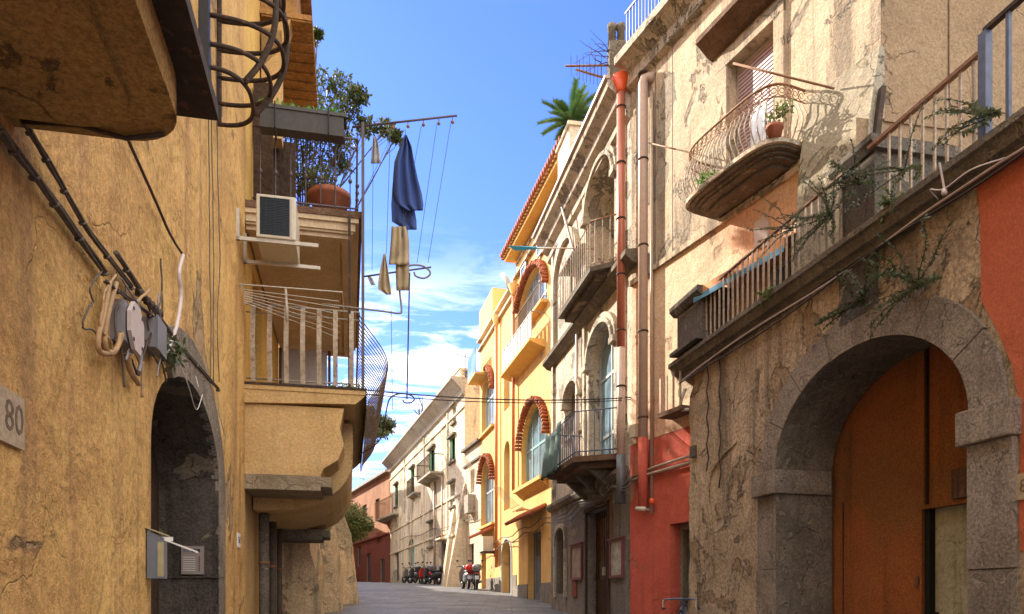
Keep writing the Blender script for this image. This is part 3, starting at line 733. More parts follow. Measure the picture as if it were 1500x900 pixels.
def left_small():
    F = FL; s0 = sY(F, 11.0); D = 1.70
    # plants on balconies
    rr = random.Random(2)
    m = MB(F); zb = 8.45
    prof = [(s0-.22, zb), (s0-.02, zb), (s0+.02, zb+.26), (s0-.26, zb+.26)]
    m.prism([(s, .24, z) for s, z in prof], [(s, 1.42, z) for s, z in prof]); m.box(s0-.28, s0+.04, .2, 1.46, zb+.26, zb+.31)
    pl = m.build('planter_box', M['planter'], None, 'long dark grey planter box hung on the upper balcony railing', 'planter')
    for dd in (.45, 1.2):
        m = MB(F); m.tube([(s0+.03, dd, zb+.3), (s0-.3, dd, zb+.33), (s0-.29, dd, zb-.02), (s0+.02, dd, zb-.03)], .012, 5); m.build('bracket', M['blackiron'], pl)
    m = MB(); leaves(m, [(F.W(s0-.12, .3+.2*k, zb+.34), (.12, .12, .09)) for k in range(6)], 700, .06, rr, -.1); m.build('trailing_plant', M['freshleaf'], None, 'low green plants growing in the dark planter box', 'plant')
    # terracotta pot
    c = F.W(s0+.42, 1.2, 7.5)
    m = MB(); m.lathe(c, [(.22, 0), (.29, .30), (.33, .31), (.33, .39), (.30, .39), (.28, .35)], 22); m.build('flower_pot', M['terracotta'], None, 'wide terracotta pot on the upper balcony of the yellow house', 'flower pot')
    m = MB(); leaves(m, [(F.W(s0+.3, 1.3, 4.86), (.2, .12, .05)), (F.W(s0+.3, 1.5, 4.86), (.1, .1, .05))], 260, .07, rr, 0); m.build('ground_plant', M['freshleaf'], None, 'bright green leaves lying at the outer corner of the lower balcony floor', 'plant')
    m = MB(); tw = random.Random(9)
    for k in range(9):
        p = c+Vector((tw.uniform(-.1, .1), tw.uniform(-.1, .1), .28)); q = p.copy(); pts = [tuple(p)]
        dr = Vector((tw.uniform(-.6, .6), tw.uniform(-.6, .6), 1)).normalized()
        for j in range(4):
            dr = (dr+Vector((tw.uniform(-.4, .4), tw.uniform(-.4, .4), 0))).normalized(); q = q+dr*.2; pts.append(tuple(q))
        m.tube(pts, [.009, .007, .005, .004, .003], 5)
    m.build('bare_shrub', M['bark'], None, 'leafless twiggy shrub in the terracotta pot on the upper balcony', 'shrub')
    # AC unit
    a, b = sY(F, 10.15), sY(F, 10.95)
    z0, z1 = 6.55, 7.14
    m = MB(F); m.box(a, b, .26, .78, z0, z1); ac = m.build('air_conditioner', M['acwhite'], None, 'cream air conditioner with dark grille on brackets beside the balconies', 'air conditioner', bevel=.015)
    m = MB(F); m.box(a-.004, a-.001, .31, .70, z0+.04, z1-.04)
    for k in range(22): m.box(a-.012, a-.005, .315, .695, z0+.05+k*.023, z0+.058+k*.023)
    for k in range(3): m.box(a-.016, a-.012, .38+k*.12, .388+k*.12, z0+.04, z1-.04)
    m.build('grille', M['acdark'], ac)
    m = MB(F); m.box(a-.012, a, .72, .735, z0+.03, z1-.03); m.build('trim', M['offwhite'], ac)
    for s in (a+.05, b-.05):
        m = MB(F); m.box(s-.02, s+.02, 0, 1.08, z0-.05, z0-.002); m.box(s-.02, s+.02, 0, .04, z0-.05, z0+.38); m.build('bracket', M['offwhite'], ac)
    # tall pole with clothes-line arms
    def hz(py, Y=11.35): return EYE+(HZ-py)/FPX*Y
    G = thing('clothesline_frame', 'plum grey iron pole with arms and pulleys for washing lines beside the balconies', 'clothesline', F.W(s0+.05, D+.02, 4.8))
    m = MB(F); m.bar([(s0+.0, D+.0, 4.75), (s0+.0, D+.0, 8.83)], .022, .022); m.build('pole', M['purpleiron'], G)
    m = MB(F); m.bar([(s0+.0, D-.2, 4.75), (s0+.0, D-.2, 7.4)], .02, .02); m.build('inner_pole', M['iron'], G)
    m = MB(F); m.tube([(s0+.0, D-.16, 8.74), (s0-.02, D+1.43, 9.12)], .017, 8); m.build('upper_arm', M['purpleiron'], G)
    m = MB(F); m.tube([(s0+.0, D, 6.50), (s0, D+1.03, 6.74)], .014, 8); m.build('lower_arm', M['purpleiron'], G)
    m = MB(F); m.tube(cr([(s0-.02, D-.6, 6.03), (s0, D+.3, 6.0), (s0, D+.54, 5.99), (s0, D+.58, 6.05), (s0, D+.55, 6.35), (s0, D+.57, 6.58), (s0, D+.70, 6.73), (s0, D+.88, 6.75), (s0, D+1.0, 6.69), (s0, D+1.01, 6.62), (s0, D+.92, 6.56), (s0, D+.80, 6.58), (s0, D+.77, 6.64)]), .015, 8); m.build('curled_bracket', M['railgrey'], G)
    for i, px in enumerate((572, 594, 617, 640, 661)):
        d = D+.45+i*.225; d = D+(px-528)/1100*11.3/1.0
        m = MB(F); z = 8.785+.335*(px-528)/143; m.tube([(s0, d, z-.01), (s0, d, z-.06)], .008, 5); m.lathe((s0, d, z-.1), [(.01, 0), (.025, .015), (.025, .035), (.01, .05)], 8); m.build('pulley', M['rustiron'], G)
    Lr = 'thin washing lines strung between the iron arms'
    ends = [((572, 190), (566, 372)), ((594, 190), (590, 350)), ((617, 185), (583, 375)), ((640, 182), (611, 385)), ((661, 177), (627, 385)), ((547, 200), (545, 396)), ((573, 455), (575, 600)), ((600, 400), (596, 585))]
    for i, (p, q) in enumerate(ends):
        Y = 11.38
        lab = ['washing line first from the pole on the upper arm', 'washing line behind the blue garment', 'washing line reaching from the third pulley', 'washing line from the fourth pulley', 'outermost washing line at the tip of the upper arm', 'short line carrying the small grey cloth', 'thin line hanging below the curled bracket', 'dark rod hanging down to the lower iron curl'][i]
        m = MB(); m.tube([ypx(*p, Y), ypx(*q, Y)], .0045 if i < 7 else .012, 5); m.build('washing_line' if i < 7 else 'hanging_rod', M['railblue'] if i < 7 else M['purpleiron'], None, lab, 'line' if i < 7 else 'rod', Lr)
    m = MB(); Y = 12.2
    m.tube(cr([ypx(x, y, Y+q) for x, y, q in ((527, 666, 2.3), (552, 650, 1.5), (562, 630, .8), (565, 608, 0), (568, 592, 0), (572, 583, 0), (581, 578, 0), (593, 577, 0), (603, 580, 0), (607, 585, 0), (602, 590, 0), (593, 590, 0), (590, 586, 0))]), .012, 6)
    m.build('curled_iron_hook', M['purpleiron'], None, 'lower curled iron hook reaching out past the bellied railing', 'hook')
    # clothes
    def cloth(rows, Y, mat, name, label, cat, folds=3, amp=.035, seed=0):
        rr = random.Random(seed); ph = rr.uniform(0, 6)
        m = MB(); nu = 14; nv = len(rows)*3-3
        def fn(u, v):
            t = v*(len(rows)-1); i = min(int(t), len(rows)-2); f = t-i
            py = rows[i][0]*(1-f)+rows[i+1][0]*f; a = rows[i][1]*(1-f)+rows[i+1][1]*f; b = rows[i][2]*(1-f)+rows[i+1][2]*f
            px = a+(b-a)*u
            y = Y+amp*math.sin(u*folds*6.28+ph+v*1.5)*(1-.3*v)+.02*math.sin(v*9+u*3)
            return tuple(ypx(px, py, y))
        m.grid(fn, nu, nv); o = m.build(name, mat, None, label, cat)
        sm = o.modifiers.new('s', 'SOLIDIFY'); sm.thickness = .006
        return o
    cloth([(198, 592, 596), (215, 586, 603), (238, 578, 607), (262, 576, 612), (285, 576, 618), (300, 580, 620), (309, 596, 619)], 11.36, M['bluecloth'], 'shirt', 'navy blue garment hanging highest on the washing line', 'garment', 2.6, .06, 1)
    cloth([(245, 578, 596), (270, 575, 600), (300, 573, 606), (325, 574, 610), (337, 594, 610)], 11.42, M['bluecloth'], 'blue_towel', 'darker blue cloth hanging beneath the navy garment', 'cloth', 2, .03, 2)
    cloth([(332, 574, 596), (352, 573, 599), (375, 571, 600), (388, 570, 600)], 11.40, M['beigecloth'], 'beige_shorts', 'sand coloured shorts hanging just below the blue cloth', 'shorts', 3, .03, 3)
    cloth([(382, 580, 598), (400, 580, 600), (426, 581, 600)], 11.45, M['beigecloth'], 'beige_towel', 'sand coloured cloth hanging lowest under the shorts', 'cloth', 2, .025, 4)
    cloth([(372, 562, 565), (392, 558, 568), (412, 554, 571), (424, 554, 573), (432, 566, 573)], 11.40, M['beigecloth'], 'beige_sock', 'small triangular sand coloured cloth beside the shorts', 'cloth', 2, .03, 5)
    cloth([(200, 547, 551), (215, 545, 555), (240, 543, 558)], 11.40, M['greycloth'], 'grey_cloth', 'small crumpled grey white cloth hanging next to the pole', 'cloth', 2, .02, 6)
    cloth([(404, 538, 543), (409, 540, 546), (418, 544, 550)], 11.40, M['greycloth'], 'clothes_peg_bag', 'tiny white peg bag clipped on the lower arm', 'peg bag', 2, .01, 7)
    # drying rack on the lower balcony railing
    m = MB(F); z = 6.0
    for k in range(7):
        m.tube([(s0-.45+.0, .05+.0, z-.02-k*.03), (s0-.2+.12*k, 1.35, z+.02-k*.05)], .006, 5)
    m.tube([(s0-.5, -.0, z+.03), (s0-.45, 1.4, z+.06), (s0-.1, 1.42, z-.1)], .010, 5); m.tube([(s0-.3, .6, z+.1), (s0-.25, .62, z-.35)], .02, 6); m.tube([(s0-.5, 0, z+.03), (s0-.3, .1, z-.1)], .009, 5)
    m.build('drying_rack', M['offwhite'], None, 'white wire drying rack clipped to the lower balcony railing', 'drying rack')
    # drainpipes
    for i, (px, r, mat) in enumerate(((385, .085, 'greypipe'), (398, .07, 'tanpipe'), (408, .05, 'greypipe'))):
        s = F.s(px, .1)
        m = MB(F); m.tube([(s, .12, GZ(11)-.3), (s, .12, 3.3)], r, 10)
        dp = m.build('drainpipe', M['cable'] if i else M['grimy'], None, ['nearest thick drainpipe under the lower balcony', 'middle drainpipe under the lower balcony', 'farthest thin drainpipe under the lower balcony'][i], 'drainpipe', 'drainpipes under the lower balcony')
        for z in (1.1, 2.2): MB(F).lathe((s, .12, z), [(r+.012, 0), (r+.012, .05)], 10).build('clamp', M['rustiron'], dp)
left_small()

def left_rest():
    F = FL
    # battered retaining wall, three leaning buttresses
    W = thing('retaining_wall', 'leaning grey ochre plaster retaining wall stepping out beyond the balconies', 'wall', F.W(sY(F, 17), 0, 1))
    segs = [(16.7, 20.2, .45, .95, 5.7), (20.2, 23.8, .80, 1.45, 5.6), (23.8, 27.4, 1.20, 1.98, 5.5)]
    for i, (a, b, dt, db, zt) in enumerate(segs):
        m = MB(F)
        def fn(u, v, a=a, b=b, dt=dt, db=db, zt=zt):
            z = .5+(zt-.5)*v; s = sY(F, a+(b-a)*u)
            return (s, db+(dt-db)*v+.05*math.sin(z*1.7+i+u*3)+.05*math.sin(z*3.9+u*5), z)
        m.grid(fn, 6, 14)
        m.grid(lambda u, v: (fn(0, v)[0], fn(0, v)[1]*u-.5*(1-u), fn(0, v)[2]), 4, 14)
        m.grid(lambda u, v: (fn(1, v)[0], fn(1, v)[1]*u-.5*(1-u), fn(1, v)[2]), 4, 14)
        m.add([(sY(F, a), -6, zt), (sY(F, b), -6, zt), fn(1, 1), fn(0, 1)], [(0, 1, 2, 3)])
        m.build('buttress', M['retaining'], W)
    # houses set back behind it, seen only from the side
    FS = fac(-3.05, -.217, False)
    data = [('set_back_house', 16.65, 23.0, 15.0, 'consoleplaster', 'tall pale ochre house set back above the leaning retaining wall'),
            ('roof_garden_house', 23.05, 29.5, 12.3, 'cream', 'cream house with a roof garden set back above the retaining wall'),
            ('far_ochre_house', 29.6, 38.5, 13.6, 'yellow', 'ochre plaster house farther up the left side of the street'),
            ('low_left_house', 38.6, 56.2, 8.2, 'farcream', 'low cream house farther up the left side under the pine'),
            ('tall_left_house', 56.3, 69, 16.5, 'farorange', 'tall orange house at the left bend of the street'),
            ('bend_house', 69.1, 84, 13.0, 'farcream', 'pale house at the left end of the street opposite the orange house')]
    for nm, y0, y1, zt, mt, lab in data:
        H = thing(nm, lab, 'house', FS.W(sY(FS, y0), 0, GZ(y0)))
        a, b = sY(FS, y0), sY(FS, y1); m = MB(FS); holes = []
        nb = int((b-a)/3.2)
        for fl in range(int((zt-5)/3.2)):
            for k in range(nb):
                c = a+(b-a)*(k+.5)/nb; z = (6.6 if y0 < 40 else 3.9)+fl*3.1
                if z+1.6 < zt: holes.append(rect(c-.45, c+.45, z, z+1.5))
        m.sheet([(a, 0), (b, 0), (b, zt), (a, zt)], holes, 0)
        for h in holes: m.reveal(h, 0, -.2)
        bodybox(FS, m, a, b, 0, zt, 9); m.build('wall', M[mt], H)
        for h in holes: window(FS, H, h, 0, .18, M['greenshut'], M['glassdark'])
        MB(FS).box(a, b, 0, .35, zt-.25, zt).build('cornice', M['farcream'], H)
left_rest()

# ================================================================== trees on the left
def tree(name, label, base, top, blobs, nleaf, size, mat, seed, trunk_r=.12, lean=None):
    rr = random.Random(seed)
    T_ = thing(name, label, 'tree', base)
    m = MB(); base = Vector(base); top = Vector(top)
    mid = (base+top)/2+Vector((rr.uniform(-.2, .2), rr.uniform(-.2, .2), 0))
    m.tube([base, base.lerp(mid, .5), mid, mid.lerp(top, .5), top], [trunk_r, trunk_r*.85, trunk_r*.7, trunk_r*.6, trunk_r*.45], 8); m.build('trunk', M['bark'], T_)
    for c, r in blobs:
        c = Vector(c); m = MB(); st = mid.lerp(top, rr.uniform(.1, 1)); q = st.lerp(c, .5)+Vector((0, 0, -.1))
        m.tube([st, q, c], [trunk_r*.22, trunk_r*.14, trunk_r*.06], 6)
        for k in range(6):
            e = c+Vector((rr.uniform(-1, 1)*r[0], rr.uniform(-1, 1)*r[1], rr.uniform(-1, 1)*r[2])); h = q.lerp(c, rr.random())
            m.tube([h, h.lerp(e, .5)+Vector((0, 0, -.04)), e], [.009, .007, .004], 4)
        m.build('limb', M['bark'], T_)
    m = MB(); leaves(m, blobs, nleaf, size, rr, .15); m.build('crown', mat, T_)
rr = random.Random(12)
Y = 17.8
cl = [(445, 110, .55), (470, 130, .6), (500, 125, .4), (435, 160, .6), (465, 175, .65), (505, 160, .42), (525, 140, .28), (440, 215, .6), (470, 225, .6), (500, 205, .42), (535, 185, .3), (565, 190, .28), (580, 200, .16), (440, 262, .5), (470, 262, .45), (500, 240, .3), (432, 95, .3), (455, 62, .12), (465, 50, .10), (428, 130, .5)]
bl = [(ypx(x, y, Y+rr.uniform(-.6, .6)), (r*.85, r, r*.62)) for x, y, r in cl]
tree('balcony_tree', 'dark leafy tree spreading above the upper balcony against the sky', (-5.35, 18.6, 5.4), (-4.95, 18.2, 11.6), bl, 7000, .125, M['leaf'], 3, .13)
Y = 45
bl = [(ypx(x, y, Y+rr.uniform(-.8, .8)), (r*1.15, r, r*.42)) for x, y, r in ((540, 612, .8), (555, 616, .8), (566, 622, .55), (530, 625, .9), (548, 636, .8), (563, 631, .5), (525, 605, .8), (518, 620, .8), (535, 600, .5))]
tree('umbrella_pine', 'distant umbrella pine with flat clumps behind the bellied railing', (-11.7, 45, 7.5), ypx(520, 625, 45), bl, 4200, .22, M['pineleaf'], 4, .2)
Y = 32
bl = [(ypx(x, y, Y+rr.uniform(-.8, .8)), (r, r, r*.7)) for x, y, r in ((508, 745, .5), (520, 752, .55), (530, 765, .5), (514, 772, .5), (524, 782, .4), (538, 772, .3), (505, 760, .5), (510, 790, .3))]
tree('overhanging_bush', 'feathery green bush overhanging the street past the retaining wall', (-8.1, 32, 2.0), ypx(506, 770, 32), bl, 5200, .12, M['bushleaf'], 5, .09)
rr = random.Random(31)
for k, (Y_, zt) in enumerate(((24.8, 12.3), (28.0, 12.3), (32.0, 13.6))):
    X_ = -3.05-.217*Y_
    tree('roof_garden_tree', ['small leafy tree on the roof garden nearest the camera', 'small leafy tree on the roof garden next to the ochre house', 'small leafy tree on the roof of the farther ochre house'][k], (X_-.9, Y_, zt), (X_-.6, Y_+.1, zt+1.2), [((X_-.4+rr.uniform(-.9, .9), Y_+rr.uniform(-1.2, 1.2), zt+1.2+rr.uniform(-.7, .8)), (.45, .45, .35)) for _ in range(9)], 900, .22, M['leaf'], 6+k, .1, None)
# ================================================================== RIGHT: terrace wall with the great arch
def terrace():
    F = F0; rr = random.Random(3)
    H = thing('terrace_wall', 'crumbling tuff terrace wall with a great stone archway on the right', 'wall', F.W(sY(F, 9), 0, .5))
    a, b = sY(F, -4), F.s(1010)
    o0, o1 = F.s(1425), F.s(1141)
    hole = arch(o0, o1, -1, 3.45, 1.22)
    edge = []
    for i in range(30):
        z = 5.7-6.4*i/29
        edge.append((b+rr.uniform(-.05, .05)+(.16 if z < 1.6 else 0)-(.22 if z > 5.35 else 0), z))
    m = MB(F)
    m.sheet([(a, -1), (a, 5.72)]+edge, [hole], 0)
    m.add([(s, 0, z) for s, z in edge]+[(s+.02, -1.1, z) for s, z in edge], [(i, i+1, 31+i, 30+i) for i in range(29)])
    m.add([(a, 0, -1), (a, -1.1, -1), (a, -1.1, 5.72), (a, 0, 5.72)], [(0, 1, 2, 3)])
    m.build('wall', M['tuff'], H)
    # salmon painted end
    pts = [F.hit(x, y, .004) for x, y in ((1429, 250), (1436, 330), (1437, 440), (1462, 487), (1482, 535), (1493, 590), (1494, 660), (1492, 760), (1494, 806), (1512, 812), (1560, 805))]
    pts = pts+[(a+.2, pts[-1][1]), (a+.2, 5.71)]; pts = [(pts[0][0], 5.71)]+pts
    MB(F).sheet(pts, [], .004).build('painted_wall', M['salmon'], H, label='terracotta red painted end of the terrace wall')
    m = MB(F); s, z = F.hit(1504, 712, .01); m.box(s-.16, s+.16, .005, .022, z-.12, z+.12); t = m.build('house_number', M['stonetile'], H, label='pale stone tile numbered 85'); text(F, s-.02, z, .023, '85', .17, M['carved'], t, 'digits')
    # stone portal
    P = thing('stone_portal', 'grey stone arched portal with heavy impost blocks in the terrace wall', 'archway', F.W((o0+o1)/2, 0, .5))
    m = MB(F); cuts = [0, 27, 51, 74, 99, 125, 152, 180]
    for a_, b_ in zip(cuts, cuts[1:]): arch_band(m, o0, o1, 3.45, 1.22, .40+rr.uniform(-.02, .03), -.02, .055+rr.uniform(-.012, .014), a_+.25, b_-.25, n=6)
    m.build('arch_ring', M['basalt'], P)
    for q0, q1, far in ((o0-.50, o0, 0), (o1, o1+.46, 1)):
        m = MB(F); zc = [-.6, 1.15, 2.05, 3.12] if far else [-.6, .9, 1.9, 3.12]
        for a_, b_ in zip(zc, zc[1:]): j = rr.uniform(-.02, .03); m.box(q0-(0 if far else j), q1+(j if far else 0), -.02, .06+rr.uniform(-.01, .012), a_+.006, b_-.006)
        m.build('pier', M['basalt'], P)
    for s0, s1 in ((o0-.55, o0+.09), (o1-.07, o1+.54)):
        m = MB(F); m.box(s0, s1, -.8, .13, 3.12, 3.46); m.build('impost', M['basalt'], P, bevel=.015)
    m = MB(F)
    inner = arch(o0+.002, o1-.002, -1, 3.45, 1.218)
    m.reveal(inner, .05, -.86); m.build('jamb', M['grimy'], P)
    for ang in ():
        t = math.radians(ang); c = (o0+o1)/2; r = (o1-o0)/2
        m = MB(F); p = (c+r*math.cos(t), 3.45+1.22*math.sin(t)); q = (c+(r+.40)*math.cos(t), 3.45+1.62*math.sin(t))
        m.prism([(p[0]-.007, .056, p[1]), (p[0]+.007, .056, p[1]), (q[0]+.007, .056, q[1]), (q[0]-.007, .056, q[1])], [(p[0]-.007, .060, p[1]), (p[0]+.007, .060, p[1]), (q[0]+.007, .060, q[1]), (q[0]-.007, .060, q[1])]); m.build('mortar_joint', M['ink'], P)
    # gate
    G = thing('orange_gate', 'tall orange brown boarded gate with a wicket opening inside the stone arch', 'gate', F.W((o0+o1)/2, -.9, .5))
    d = -.9
    w1 = F.s(1352, d); wz = F.z(1363, 745, d); sm = F.s(1360, d)
    wk = rect(o0-.6, w1, -1, wz)
    full = rect(o0-.9, o1+.5, -1, 4.9)
    m = MB(F); m.sheet([(w1, -1), (w1, wz), (o0-.9, wz), (o0-.9, 4.9), (o1+.5, 4.9), (o1+.5, -1)], [], d)
    m.box(sm-.008, sm+.008, d, d+.006, wz, 4.85); m.box(w1+.0, w1+.03, d-.25, d+.02, -1, wz); m.box(o0-.9, w1+.03, d-.25, d+.02, wz, wz+.05)
    m.build('leaf', M['orangedoor'], G)
    m = MB(F); s, z = F.hit(1416, 708, d); m.box(s-.22, s+.17, d+.002, d+.05, z-.16, z+.18); m.build('meter_hatch', M['wood'], G)
    m = MB(F); m.box(sm-.015, sm+.015, d, d+.05, wz+.05, 4.8); m.build('cover_strip', M['darkwood'], G)
    s2 = F.s(1368, d-.08)
    m = MB(F); m.box(o0-.9, s2, d-.14, d-.10, -1, wz+.02); pn = m.build('wicket_panel', M['greyolive'], G, label='pale olive grey panel inside the wicket')
    m = MB(F); m.box(s2, w1-.003, d-.16, d-.02, -1, wz-.003); m.build('wicket_frame', M['darkroom'], G)
    for z in (1.3, .5):
        m = MB(F); m.box(s2-.06, s2+.02, d-.098, d-.07, z, z+.16); m.build('hinge', M['blackiron'], G)
    m = MB(F); m.box(w1+.06, w1+.12, d+.001, d+.02, 1.78, 1.90); m.build('lock_plate', M['wood'], G)
    m = MB(F); sL = F.s(1236, d); m.box(sL-.004, sL+.012, d, d+.012, -1, 3.0); m.build('board_joint', M['darkwood'], G)
    # ledge
    m = MB(F); e = F.s(980, .22)
    m.dz([(-.3, 5.66), (.06, 5.66), (.10, 5.72), (.16, 5.74), (.20, 5.84), (.24, 5.86), (.24, 5.93), (-.3, 5.93)], a, e)
    m.build('ledge', M['grimy'], H)
    m = MB(F); m.box(a, e-.3, -8, -.35, 4.8, 4.9); m.build('terrace_floor', M['fargrey'], H)
    # piers
    m = MB(F); s0, s1 = F.s(1034, .1)-.0, F.s(1000, .1)+.05
    m.box(s0, s1, -.35, .18, 6.0, 6.72); m.dz([(-.42, 6.72), (.22, 6.72), (.30, 6.80), (.30, 6.88), (-.42, 6.88)], s0-.08, s1+.08); m.dz([(-.3, 6.0), (.30, 6.0), (.30, 6.06), (.20, 6.14), (-.3, 6.14)], s0-.04, s1+.08)
    m.build('end_pier', M['parapet'], H)
    m = MB(F); s0, s1 = F.s(1280, .1), F.s(1224, .1)
    m.box(s0+.05, s1, -.95, .05, 5.0, 6.82); m.dz([(-1.05, 6.82), (.08, 6.82), (.15, 6.90), (.15, 6.97), (-1.05, 6.97)], s0-.02, s1+.08)
    m.build('mid_pier', M['parapet'], H)
    # railings
    RL = thing('terrace_railing', 'chipped cream iron railing along the far stretch of the terrace ledge', 'railing', F.W(F.s(1130), 0, 6))
    p0, p1 = F.s(1236, .1), F.s(1033, .1)
    m = MB(F); m.box(p0, p1, .075, .125, 6.80, 6.825); m.build('top_rail', M['rustiron'], RL)
    n = 25
    for i in range(n):
        s = p0+.05+(p1-p0-.1)*i/(n-1)
        t = rr.uniform(-.012, .012)
        MB(F).bar([(s, .1, 5.98), (s+t, .1, 6.8)], .016, .009).build('baluster', M['railcream'], RL)
    RM = thing('middle_railing', 'short run of rusty cream railing between the mossy pier and the blue post', 'railing', F.W(F.s(1370), 0, 6))
    p0, p1 = F.s(1437, .1), F.s(1300, .1)
    m = MB(F); m.box(p0, p1+.3, .07, .13, 6.83, 6.87); m.build('top_rail', M['rustiron'], RM)
    for i in range(8):
        s = p0+.08+(p1-p0-.1)*i/7
        MB(F).bar([(s, .1, 5.97), (s+rr.uniform(-.01, .01), .1, 6.83)], .014, .010).build('baluster', M['railcream'], RM)
    RB = thing('blue_railing', 'slate blue iron railing with a thick square post at the upper right', 'railing', F.W(F.s(1490), 0, 6))
    p1 = F.s(1443, .1)
    m = MB(F); m.box(p1-.045, p1+.045, .06, .14, 5.95, 7.0); m.build('post', M['railblue'], RB)
    m = MB(F); m.box(p1-4, p1-.0, .07, .13, 7.0, 7.04); m.build('top_rail', M['iron'], RB)
    for i in range(14):
        s = p1-.26-i*.2
        MB(F).bar([(s, .1, 5.95), (s, .1, 7.0)], .018, .018).build('baluster', M['railblue'], RB)
    m = MB(F); m.box(p1-3, p1-.05, -.5, -.44, 6.55, 6.63); m.build('wooden_rail', M['eavewood'], None, 'pale wooden rail behind the slate blue railing', 'rail')
    # cable along the ledge
    for i, (off, r, mt, lab) in enumerate(((0, .020, 'cable', 'thick grey cable following the underside of the terrace ledge'), (7, .013, 'whitecable', 'pale cable looping beneath the terrace ledge'), (13, .012, 'darkcable', 'dark cable sagging lowest beneath the terrace ledge'))):
        pts = []
        for x in range(995, 1570, 24):
            y = 560-(x-985)*.684+off+4*math.sin(x*.02+i*2)
            s, z = F.hit(x, y, .09+.03*i); pts.append((s, .09+.03*i, min(z, 5.66)))
        MB(F).tube(cr(pts, 2), r, 6).build('cable', M[mt], None, lab, 'cable')
    m = MB(F); s, z = F.hit(1410, 235, .15)
    m.tube(cr([(s+.3, .16, 5.68), (s+.2, .34, 5.70), (s, .36, 5.60), (s-.3, .34, 5.62), (s-.5, .16, 5.64)]), .008, 6); m.tube([(s+.05, .37, 5.88), (s+.0, .36, 5.6)], .010, 5); m.lathe((s, .36, 5.54), [(.02, 0), (.03, .02), (.02, .06)], 8)
    m.build('insulator_loop', M['whitecable'], None, 'cable loop with insulator hooked over the ledge beneath the blue post', 'insulator')
    for i, (px, y0, y1, lab) in enumerate(((1036, 535, 690, 'dark cable hanging left on the tuff wall'), (1054, 525, 715, 'dark cable hanging right of another on the tuff wall'))):
        m = MB(F); pts = [F.hit(px+(2 if k % 2 else -1), y0+(y1-y0)*k/8, .03) for k in range(9)]
        m.tube([(s, .03, z) for s, z in pts], .011, 6); m.build('cable', M['darkcable'], None, lab, 'cable')
    # broken plaster flakes, hollow
    m = MB(F); pts = [F.hit(x, y, .02) for x, y in ((1078, 648), (1060, 665), (1042, 690), (1036, 720), (1040, 760), (1043, 800), (1046, 845))]
    m.tube([(s, .012, z) for s, z in pts], [.012, .02, .024, .02, .024, .02, .01], 6); m.build('plaster_ridge', M['tuff'], H)
    m = MB(F); s, z = F.hit(1014, 662, .05); m.box(s-.08, s+.06, .0, .07, z-.1, z+.1); m.build('junction_box', M['cable'], None, 'small brown junction box at the left edge of the tuff wall', 'junction box')
    m = MB(F); s, z = F.hit(998, 600, .0)
    m.tube([(b+.0, .08, 5.4), (b+.1, .12, 5.2), (b+.14, .1, 5.05), (b-.1, .08, 5.0)], .03, 8); m.build('gutter_elbow', M['offwhite'], None, 'curved white gutter elbow at the corner under the terrace ledge', 'gutter')
terrace()

def weed(name, label, F, px, py, o, n, spread, size, seed, sprigs=5, mat='weedleaf'):
    rr = random.Random(seed); s, z = F.hit(px, py, o); c = F.W(s, o, z)
    W = thing(name, label, 'weed', c)
    st = MB(); lf = MB(); 
    for k in range(sprigs):
        q = c.copy(); a = rr.uniform(-1, 1)
        dr = Vector((F.u[0]*a+F.n[0]*.4, F.u[1]*a+F.n[1]*.4, rr.uniform(-.4, .9))).normalized(); pts = [q.copy()]
        for j in range(6):
            dr = (dr+Vector((rr.uniform(-.25, .25), rr.uniform(-.25, .25), rr.uniform(-.3, .15)))).normalized(); q = q+dr*spread/6; pts.append(q.copy())
            for _ in range(n):
                t = rr.random(); p = pts[-2].lerp(pts[-1], t)
                a_ = Vector([rr.uniform(-1, 1) for _ in range(3)]).normalized(); b_ = a_.cross(dr)
                if b_.length < .01: continue
                b_.normalize(); L = size*rr.uniform(.6, 1.3)
                lf.add([tuple(p), tuple(p+a_*L*.5+b_*L*.22), tuple(p+a_*L), tuple(p+a_*L*.5-b_*L*.22)], [(0, 1, 2, 3)])
        st.tube(pts, [.008, .007, .006, .005, .004, .003, .002], 4)
    st.build('stem', M['bark'], W); lf.build('foliage', M[mat], W)
weed('trailing_weed', 'trailing weed rooted at the crown of the great stone arch', F0, 1345, 418, .06, 16, .75, .05, 1, 12)
weed('trailing_weed', 'trailing weed spreading left over the great arch voussoirs', F0, 1262, 442, .08, 20, .55, .05, 2, 9)
weed('creeper', 'dense grey creeper tangled in the railing left of the mossy pier', F0, 1215, 318, .15, 12, .65, .04, 4, 20)
weed('creeper', 'dark creeper falling over the top of the mossy middle pier', F0, 1262, 268, .12, 12, .5, .04, 5, 14)
weed('creeper', 'thin creeper sprig climbing at the near end of the mossy pier', F0, 1325, 250, .12, 14, .7, .04, 6, 9)
weed('grass_tuft', 'bright grass tuft on the ledge in front of the far railing', F0, 1128, 432, .2, 6, .2, .05, 7, 7, 'bushleaf')
weed('grass_tuft', 'bright grass tuft on the ledge below the mossy pier', F0, 1308, 300, .2, 7, .2, .05, 8, 7, 'bushleaf')
weed('creeper', 'sparse creeper growing around the slate blue post', F0, 1462, 165, .1, 12, .6, .05, 9, 8)
weed('twig_weed', 'dry twiggy weed reaching left over the far railing', F0, 1160, 335, .3, 10, .6, .035, 10, 7)

